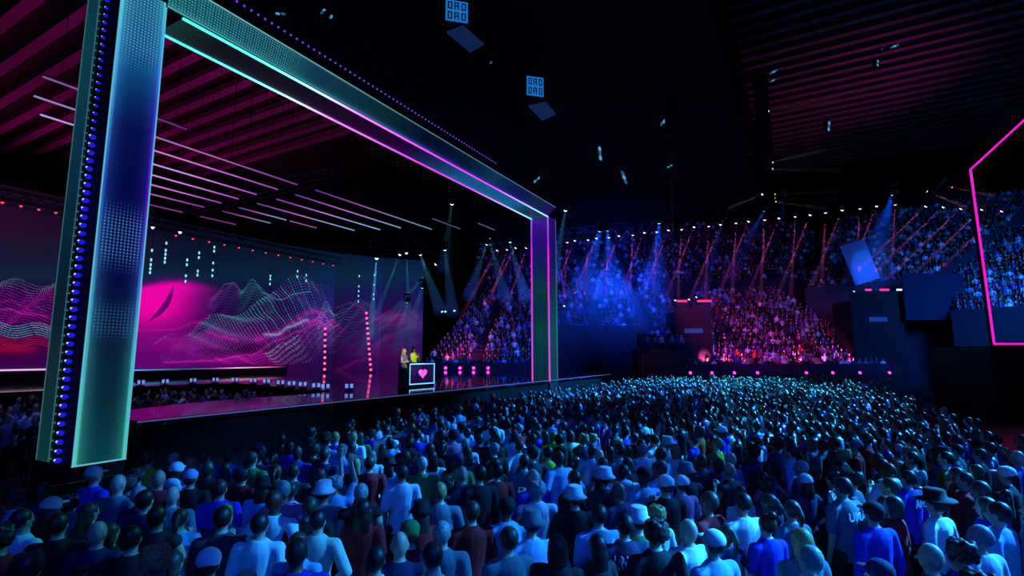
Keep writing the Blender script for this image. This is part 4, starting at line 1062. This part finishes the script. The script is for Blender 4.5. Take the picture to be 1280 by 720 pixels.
def cloth(nm, rgb): return mat('cloth_'+nm, rgb, .85, noise=.12, nscale=30)
SHIRTS = dict(white=(232, 234, 238), black=(16, 16, 20), grey=(104, 110, 122), pale_blue=(140, 175, 215), navy=(22, 30, 74), blue=(28, 40, 190), red=(190, 14, 24), cream=(225, 214, 190),
              green=(40, 120, 60), lime=(190, 225, 40), pink=(210, 110, 150), purple=(95, 50, 140), charcoal=(46, 48, 56), orange=(225, 110, 30))
SH_W = ['white']*9+['black']*15+['grey']*8+['pale_blue']*9+['navy']*7+['blue']*6+['red']*6+['cream']*4+['green']*2+['lime']+['pink']*2+['purple']*2+['charcoal']*7+['orange']
HAIRN = dict(black=(24, 21, 21), brown=(78, 54, 40), fair=(172, 132, 78), grey=(150, 150, 150), auburn=(100, 42, 22))
PANTS = dict(black=(14, 14, 17), navy=(24, 30, 58), grey=(70, 72, 80), tan=(150, 130, 100))
SKINS = [mat('skin_%d' % i, c, .42, noise=.05) for i, c in enumerate([(214, 168, 142), (228, 186, 162), (150, 102, 76), (192, 142, 112), (98, 64, 48)])]
def put(name, me, m, parent):
    o = bpy.data.objects.new(name, me); C.objects.link(o); o.parent = parent
    if len(o.material_slots): o.material_slots[0].link = 'OBJECT'; o.material_slots[0].material = m
    return o
def person(loc, rz, sc, pose, f, kind, shirt, hair, hairc, hat=None, hatc=None, pants='black', skin=0, short=False, skirt=False):
    b = put('person', BODY[pose, f], SKINS[skin], None); b.location = loc; b.rotation_euler = (0, 0, rz); b.scale = (sc,)*3
    put({'tee': 'tshirt', 'long': 'sweater', 'hoodie': 'hoodie', 'tank': 'tank_top', 'dress': 'dress', 'jacket': 'jacket'}[kind], top_mesh(pose, f, 'long' if kind == 'jacket' else kind), cloth(shirt, SHIRTS[shirt]), b)
    if skirt: put('skirt', SKIRT, cloth(pants, PANTS[pants]), b)
    elif kind != 'dress': put('shorts' if short else 'trousers', TROU[f, short], cloth('p'+pants, PANTS[pants]), b)
    if hair != 'bald': put('hair', HAIR[hair], mat('hair_'+hairc, HAIRN[hairc], .48, noise=.5, nscale=60, bump=.35), b)
    if hat: put({'cap': 'cap', 'bucket': 'bucket_hat', 'brim': 'brimmed_hat'}[hat], HATM[hat], cloth('hat_'+hatc, SHIRTS[hatc]), b)
    put('shoes', SHOE, cloth('pblack', PANTS['black']), b)
    return b
SKIRT = build_skirt(); SKIRT.materials.append(None)
tn = dict(tee='t-shirt', long='sweater', hoodie='hoodie', tank='tank top', dress='dress', jacket='jacket')
hn = dict(short='short %s hair', long='long %s hair', bob='%s bobbed hair', ponytail='a %s ponytail', bun='a %s hair bun', curly='curly %s hair', bald='a shaved head%.0s')
hatn = dict(cap='cap', bucket='bucket hat', brim='wide brimmed hat')
pn = dict(down='', folded='arms folded', clap='hands together at chest', hips='elbows out', phone='one arm raised', raised='both arms raised')
# hand placed people: head px, py, then look
SPEC = [
 (891, 667, dict(kind='tee', shirt='pale_blue', hair='short', hairc='brown', hat='cap', hatc='white')),
 (860, 652, dict(kind='tee', shirt='white', hair='bald', hairc='brown')),
 (780, 646, dict(kind='jacket', shirt='navy', hair='short', hairc='black', print='glyph')),
 (745, 672, dict(kind='long', shirt='black', hair='long', hairc='black', f=1, sc=.93)),
 (748, 634, dict(kind='tee', shirt='pale_blue', hair='short', hairc='black')),
 (797, 640, dict(kind='tee', shirt='green', hair='short', hairc='brown', hat='bucket', hatc='white')),
 (696, 672, dict(kind='long', shirt='black', hair='bob', hairc='brown', f=1)),
 (718, 614, dict(kind='long', shirt='black', hair='short', hairc='brown', hat='bucket', hatc='white')),
 (1052, 601, dict(kind='tee', shirt='grey', hair='short', hairc='black', print='UMA', sc=1.04)),
 (1090, 632, dict(kind='long', shirt='blue', hair='short', hairc='black', hat='cap', hatc='black')),
 (1110, 602, dict(kind='tee', shirt='grey', hair='short', hairc='brown')),
 (1133, 592, dict(kind='jacket', shirt='blue', hair='short', hairc='black', print='AND')),
 (1168, 622, dict(kind='tee', shirt='white', hair='short', hairc='black', hat='brim', hatc='black')),
 (1222, 660, dict(kind='tee', shirt='white', hair='short', hairc='grey')),
 (1256, 588, dict(kind='long', shirt='charcoal', hair='short', hairc='brown', hat='cap', hatc='white')),
 (1162, 682, dict(kind='jacket', shirt='charcoal', hair='bald', hairc='black', print='patch')),
 (1000, 664, dict(kind='hoodie', shirt='grey', hair='bob', hairc='fair', f=1)),
 (1197, 678, dict(kind='tee', shirt='purple', hair='curly', hairc='black')),
 (1000, 580, dict(kind='tee', shirt='navy', hair='short', hairc='grey')),
 (817, 548, dict(kind='tee', shirt='white', hair='short', hairc='black')),
 (685, 563, dict(kind='tee', shirt='lime', hair='short', hairc='black')),
 (895, 552, dict(kind='tee', shirt='lime', hair='short', hairc='fair')),
 (843, 560, dict(kind='tee', shirt='cream', hair='bob', hairc='fair', f=1)),
 (470, 686, dict(kind='tee', shirt='white', hair='short', hairc='black', sc=.98)),
 (500, 668, dict(kind='tee', shirt='navy', hair='bald', hairc='brown')),
 (513, 655, dict(kind='tee', shirt='red', hair='short', hairc='brown', hat='cap', hatc='green', print='SMTE')),
 (455, 628, dict(kind='long', shirt='red', hair='long', hairc='black', f=1)),
 (590, 630, dict(kind='tee', shirt='red', hair='short', hairc='brown')),
 (621, 584, dict(kind='tee', shirt='red', hair='short', hairc='black')),
 (553, 655, dict(kind='tee', shirt='grey', hair='short', hairc='grey')),
 (635, 662, dict(kind='tee', shirt='grey', hair='short', hairc='brown')),
 (388, 625, dict(kind='tee', shirt='black', hair='short', hairc='brown')),
 (462, 575, dict(kind='tee', shirt='red', hair='short', hairc='brown')),
 (503, 586, dict(kind='tee', shirt='white', hair='short', hairc='brown')),
 (262, 690, dict(kind='long', shirt='black', hair='short', hairc='brown', hat='cap', hatc='white')),
 (239, 592, dict(kind='tee', shirt='black', hair='short', hairc='brown', hat='cap', hatc='pale_blue')),
 (186, 570, dict(kind='tee', shirt='lime', hair='short', hairc='brown')),
 (218, 570, dict(kind='tee', shirt='black', hair='bald', hairc='brown')),
 (276, 604, dict(kind='tee', shirt='blue', hair='short', hairc='brown')),
 (216, 612, dict(kind='tee', shirt='grey', hair='bald', hairc='brown')),
 (123, 655, dict(kind='tee', shirt='navy', hair='bald', hairc='grey')),
 (30, 640, dict(kind='tee', shirt='white', hair='short', hairc='black')),
 (75, 645, dict(kind='long', shirt='black', hair='short', hairc='black')),
 (326, 645, dict(kind='tee', shirt='white', hair='short', hairc='black')),
 (410, 545, dict(kind='tee', shirt='pale_blue', hair='short', hairc='fair')),
 (442, 545, dict(kind='tee', shirt='white', hair='short', hairc='fair')),
]
def sd_ok(x, y):
    s, d = toSD(x, y)
    lim = min(-.85, max(-2.9, -2.75+.26*s))
    if s > -1.9: return d < lim
    return d < -2.6
def right_ok(x, y): return x < (9.9+(y-10)*.555 if y > 10 else 99)
people = []
for px, py, L in SPEC:
    sc = L.get('sc', 1.0); z = 1.74*sc; p = on_z(px, py-6, z); people.append((p.x, p.y, dict(L, sc=sc)))
g = .50; y = 3.3
cand = []
while y < 42:
    w = y*1.12+2; x = -w+rnd.uniform(0, g)
    while x < w:
        xx, yy = x+rnd.uniform(-.13, .13), y+rnd.uniform(-.14, .14)
        q = proj(xx, yy, 1.6)
        if sd_ok(xx, yy) and right_ok(xx, yy) and -60 < q[0] < 1340 and q[1] < 790 and math.hypot(xx, yy) > 3.7:
            edge_r = (9.9+(yy-10)*.555-xx) if yy > 10 else 9
            if rnd.random() < (.93 if edge_r > 1.5 else .6): cand.append((xx, yy))
        x += g*(1.0+.012*y)
    y += g*(1.0+.012*y)*1.08
cand = [c for c in cand if all((c[0]-p[0])**2+(c[1]-p[1])**2 > .36**2 for p in people)]
clear = []
for (x_, y_, L_) in people:
    if L_.get('print') or (L_['shirt'] in ('white', 'pale_blue', 'red', 'lime') and y_ < 9):
        q_ = proj(x_, y_, 1.66); ht = FPX*.5/math.hypot(x_, y_); clear.append((q_[0], q_[1], ht*(1.25 if L_.get('print') else .8), ht*.42, y_))
def hides(c):
    q_ = proj(c[0], c[1], 1.68)
    return any(c[1] < k[4] and k[1] < q_[1] < k[1]+k[2] and abs(q_[0]-k[0]) < k[3] for k in clear)
cand = [c for c in cand if not hides(c)]
cand.sort(key=lambda c: math.hypot(*c))
nnear = 300-2-len(people)
near, far = cand[:nnear], cand[nnear:]
for c in near:
    f = rnd.random() < .45
    hair = rnd.choice(['long', 'long', 'bob', 'ponytail', 'bun', 'curly'] if f else ['short']*7+['bald', 'curly'])
    people.append((c[0], c[1], dict(kind=rnd.choice(['tee']*6+['long']*3+['hoodie', 'jacket', 'tank']+(['dress'] if f else [])), shirt=rnd.choice(SH_W), hair=hair, hairc=rnd.choice(['black']*6+['brown']*6+['fair', 'auburn', 'grey']), f=int(f),
        sc=rnd.uniform(.90, .98) if f else rnd.uniform(.97, 1.05), pose=rnd.choice(['down']*12+['folded']*4+['clap']*3+['hips']*2+(['phone'] if rnd.random() < .4 else [])),
        hat=rnd.choice([None]*8+['cap', 'bucket']) if hair in ('short', 'long') else None, hatc=rnd.choice(['white', 'black', 'black', 'grey', 'navy', 'cream']), skin=rnd.choice([0, 0, 1, 1, 2, 3, 4]), pants=rnd.choice(list(PANTS)))))
recs = []
for (x, y, L) in people:
    to = Vector((-4.5-x, 21-y)); rz = math.atan2(to.y, to.x)-PI/2+rnd.uniform(-.3, .3)
    hat = L.get('hat')
    o = person((x, y, 0), rz, L['sc'], L.get('pose', 'down'), L.get('f', 0), L['kind'], L['shirt'], L['hair'], L['hairc'], hat, L.get('hatc'), L.get('pants', 'black'), L.get('skin', 0), short=rnd.random() < .2)
    base = 'person in %s %s with %s' % (L['shirt'].replace('_', ' '), tn[L['kind']], (L['hatc'].replace('_', ' ')+' '+hatn[hat]) if hat else hn[L['hair']] % L['hairc'])
    pr_ = L.get('print')
    if pr_:
        bz = 1.30; by = -.145 if L['kind'] != 'jacket' else -.148
        if pr_ in ('UMA', 'AND', 'SMTE'):
            c = bpy.data.curves.new('print', 'FONT'); c.body = pr_; c.size = .13 if pr_ != 'SMTE' else .09; c.extrude = .006; c.align_x = 'CENTER'; c.offset = .003
            tt_ = bpy.data.objects.new('tmp', c); C.objects.link(tt_); dg_ = bpy.context.evaluated_depsgraph_get(); me_ = bpy.data.meshes.new_from_object(tt_.evaluated_get(dg_)); bpy.data.objects.remove(tt_)
            t = bpy.data.objects.new('lettering', me_); C.objects.link(t); t.parent = o; t.location = (.03, by+.002, bz-.03); t.rotation_euler = (PI/2-.05, 0, 0)
            me_.materials.clear(); me_.materials.append(cloth('print_white', (240, 250, 250)))
        elif pr_ == 'patch':
            bm = bmesh.new(); ball(bm, (0, by+.004, 1.26), (.075, .012, .035), 12, 6); obj('patch', bm, cloth('patch_yellow', (190, 220, 60)), o)
        else:
            bm = bmesh.new()
            for i in range(46):
                a, b = rnd.uniform(-.15, .15), rnd.uniform(1.20, 1.36); l = rnd.uniform(.015, .05); yy = by+.012+abs(a)**2*1.6
                bx(bm, a-.004, a+.004, yy-.008, yy+.006, b-l/2, b+l/2)
            obj('scribble_print', bm, cloth('print_white', (240, 250, 250)), o)
        base += {'UMA': ' and white back lettering', 'AND': ' and white shoulder lettering', 'SMTE': ' and small back lettering', 'patch': ' and yellow back patch', 'glyph': ' and scrawled white back print'}[pr_]
    if L.get('pose', 'down') != 'down': base += ', '+pn[L['pose']]
    recs.append([o, x, y, base])
# labels: look first, then a neighbour or a landmark
from collections import Counter
def zone(x, y):
    px, _ = proj(x, y, 1.6); dd = math.hypot(x, y)
    a = 'below the left portal column' if px < 230 else 'below the stage screen' if px < 430 else 'below the presenters' if px < 610 else 'below the right portal column' if px < 790 else 'below the red lit steps' if px < 870 else 'below the lower stand' if px < 1110 else 'below the neon frame'
    b = 'front row' if dd < 5.6 else 'second rank' if dd < 7.4 else 'third rank' if dd < 9.2 else 'fourth rank'
    return b+' '+a
lab = [r[3] for r in recs]; n1 = Counter(lab)
lab = [l if n1[l] == 1 else l+', '+zone(r[1], r[2]) for l, r in zip(lab, recs)]
n2 = Counter(lab)
for i, r in enumerate(recs):
    if n2[lab[i]] > 1:
        j = min((k for k in range(len(recs)) if k != i), key=lambda k: (recs[k][1]-r[1])**2+(recs[k][2]-r[2])**2)
        o2 = people[j][2]; lab[i] = r[3].split(',')[0]+', next to someone in %s %s' % (o2['shirt'].replace('_', ' '), tn[o2['kind']])
for rank in (1, 2, 3):
    n3 = Counter(lab)
    for i, r in enumerate(recs):
        if n3[lab[i]] > 1:
            js = sorted((k for k in range(len(recs)) if k != i), key=lambda k: (recs[k][1]-r[1])**2+(recs[k][2]-r[2])**2)
            o2 = people[js[rank]][2]; lab[i] = r[3].split(',')[0]+' near someone in %s %s' % (o2['shirt'].replace('_', ' '), tn[o2['kind']])
for i, r in enumerate(recs):
    w = lab[i].replace(', next to someone', ' next to someone').split()
    tag(r[0], ' '.join(w[:16]), 'person', 'standing audience nearest the camera')
# the two presenters
def presenter(px, pyf, z, rz, label, **k):
    p_ = on_z(px, pyf, z); o = person((p_.x, p_.y, z), rz, k.pop('sc', 1), **k); return tag(o, label, 'person', 'presenters')
fz = math.atan2(VY, VX)+PI/2
presenter(504, 485.3, 2.0, fz+.15, 'person with long fair hair, patterned top and long black skirt beside the desk', pose='folded', f=1, kind='tank', shirt='grey', hair='long', hairc='fair', skirt=True, pants='black', sc=.93)
presenter(516.5, 482.0, 2.0, fz, 'person in bright yellow jacket standing behind the desk', pose='clap', f=1, kind='jacket', shirt='lime', hair='bob', hairc='black', pants='black', sc=.98)
lamp('SPOT', 'presenter_spot', (3, 10, 8.5), on_z(510, 484, 2.0)+Vector((0, 0, 1.25)), 9000, (1, .95, .85), .1, angle=.11)
# desk
dk = empty('presenter_desk', SD(0, 0, 0), 0, 'presenter desk with a cyan light outline and a pink heart on its front', 'desk')
pa = on_z(511, 484.5, 2.0); pb = on_z(543, 482, 2.0)
dx = (pb-pa); dx.z = 0; wd = dx.length; t = dx.normalized(); nrm = Vector((t.y, -t.x, 0))   # nrm faces the camera
dk.location = pa; dk.rotation_euler = (0, 0, math.atan2(t.y, t.x))
# local x along the front, local -y towards the hall
bm = bmesh.new(); bx(bm, 0, wd, .02, .62, 0, .98, .02); obj('desk_body', bm, BLACK, dk)
bm = bmesh.new(); bx(bm, -.04, wd+.04, -.02, .68, .98, 1.02, .01); obj('desk_top', bm, BLACK, dk)
bm = bmesh.new(); bx(bm, .06, wd-.06, 0, .02, .16, .92); obj('front_screen', bm, glow('desk_screen_violet', (26, 8, 62), .9), dk)
for (x0, x1, z0, z1) in [(0.02, wd-.02, .1, .145), (0.02, wd-.02, .935, .975), (wd-.065, wd-.02, .1, .975), (.02, .05, .1, .975)]:
    bm = bmesh.new(); bx(bm, x0, x1, -.03, 0, z0, z1, .008); obj('light_outline', bm, glow('desk_cyan_outline', (125, 205, 245), 1.2), dk)
bm = bmesh.new(); vs = []
for k in range(40):
    a = 2*PI*k/40; X = 16*math.sin(a)**3; Z = 13*math.cos(a)-5*math.cos(2*a)-2*math.cos(3*a)-math.cos(4*a)
    vs.append((wd*.52+X*.0165, Z*.0135+.56))
lo = [bm.verts.new((a, -.012, b)) for a, b in vs]; hi = [bm.verts.new((a, 0, b)) for a, b in vs]
bm.faces.new(lo); bm.faces.new(hi)
for i in range(40): bm.faces.new([lo[i], lo[(i+1) % 40], hi[(i+1) % 40], hi[i]])
obj('heart_emblem', bm, glow('heart_pink', (255, 90, 200), 1.3), dk)
# everyone else on the floor, and the people in the sunken pit
fp = []
for (x, y) in far:
    to = Vector((-4.5-x, 21-y)); fp.append((x, y, 0, math.atan2(to.y, to.x)-PI/2+rnd.uniform(-.5, .5), rnd.uniform(.90, 1.06)))
for i in range(340):
    s, d = rnd.uniform(-9, 9.6), rnd.uniform(3.4, 12.9)
    lim = np.interp(d, [3, 4.4, 5.6, 7.7, 10, 12, 13], [7.3, 8.0, 8.3, 8.9, 9.4, 9.4, 9.0])
    if s < lim-.45 and d < 12.8:
        q = SD(s, d, 0); fp.append((q.x, q.y, .1, rnd.uniform(0, 6.28), rnd.uniform(.92, 1.08)))
crowd('floor_crowd', fp, False, False, 'dense standing crowd filling the hall floor and the sunken stage pit')
bm = bmesh.new()
tag(obj('crowd_barrier', (lambda b: (prism(b, [(-1.5, -.62), (30, -.62), (30, -.56), (-1.5, -.56)], 0, 1.1), b)[1])(bm), TRUSS), 'dark crowd barrier along the foot of the stage front', 'barrier')
print('PEOPLE near', len(people)+2, 'far', len(fp), 'seated', len(SEATED))
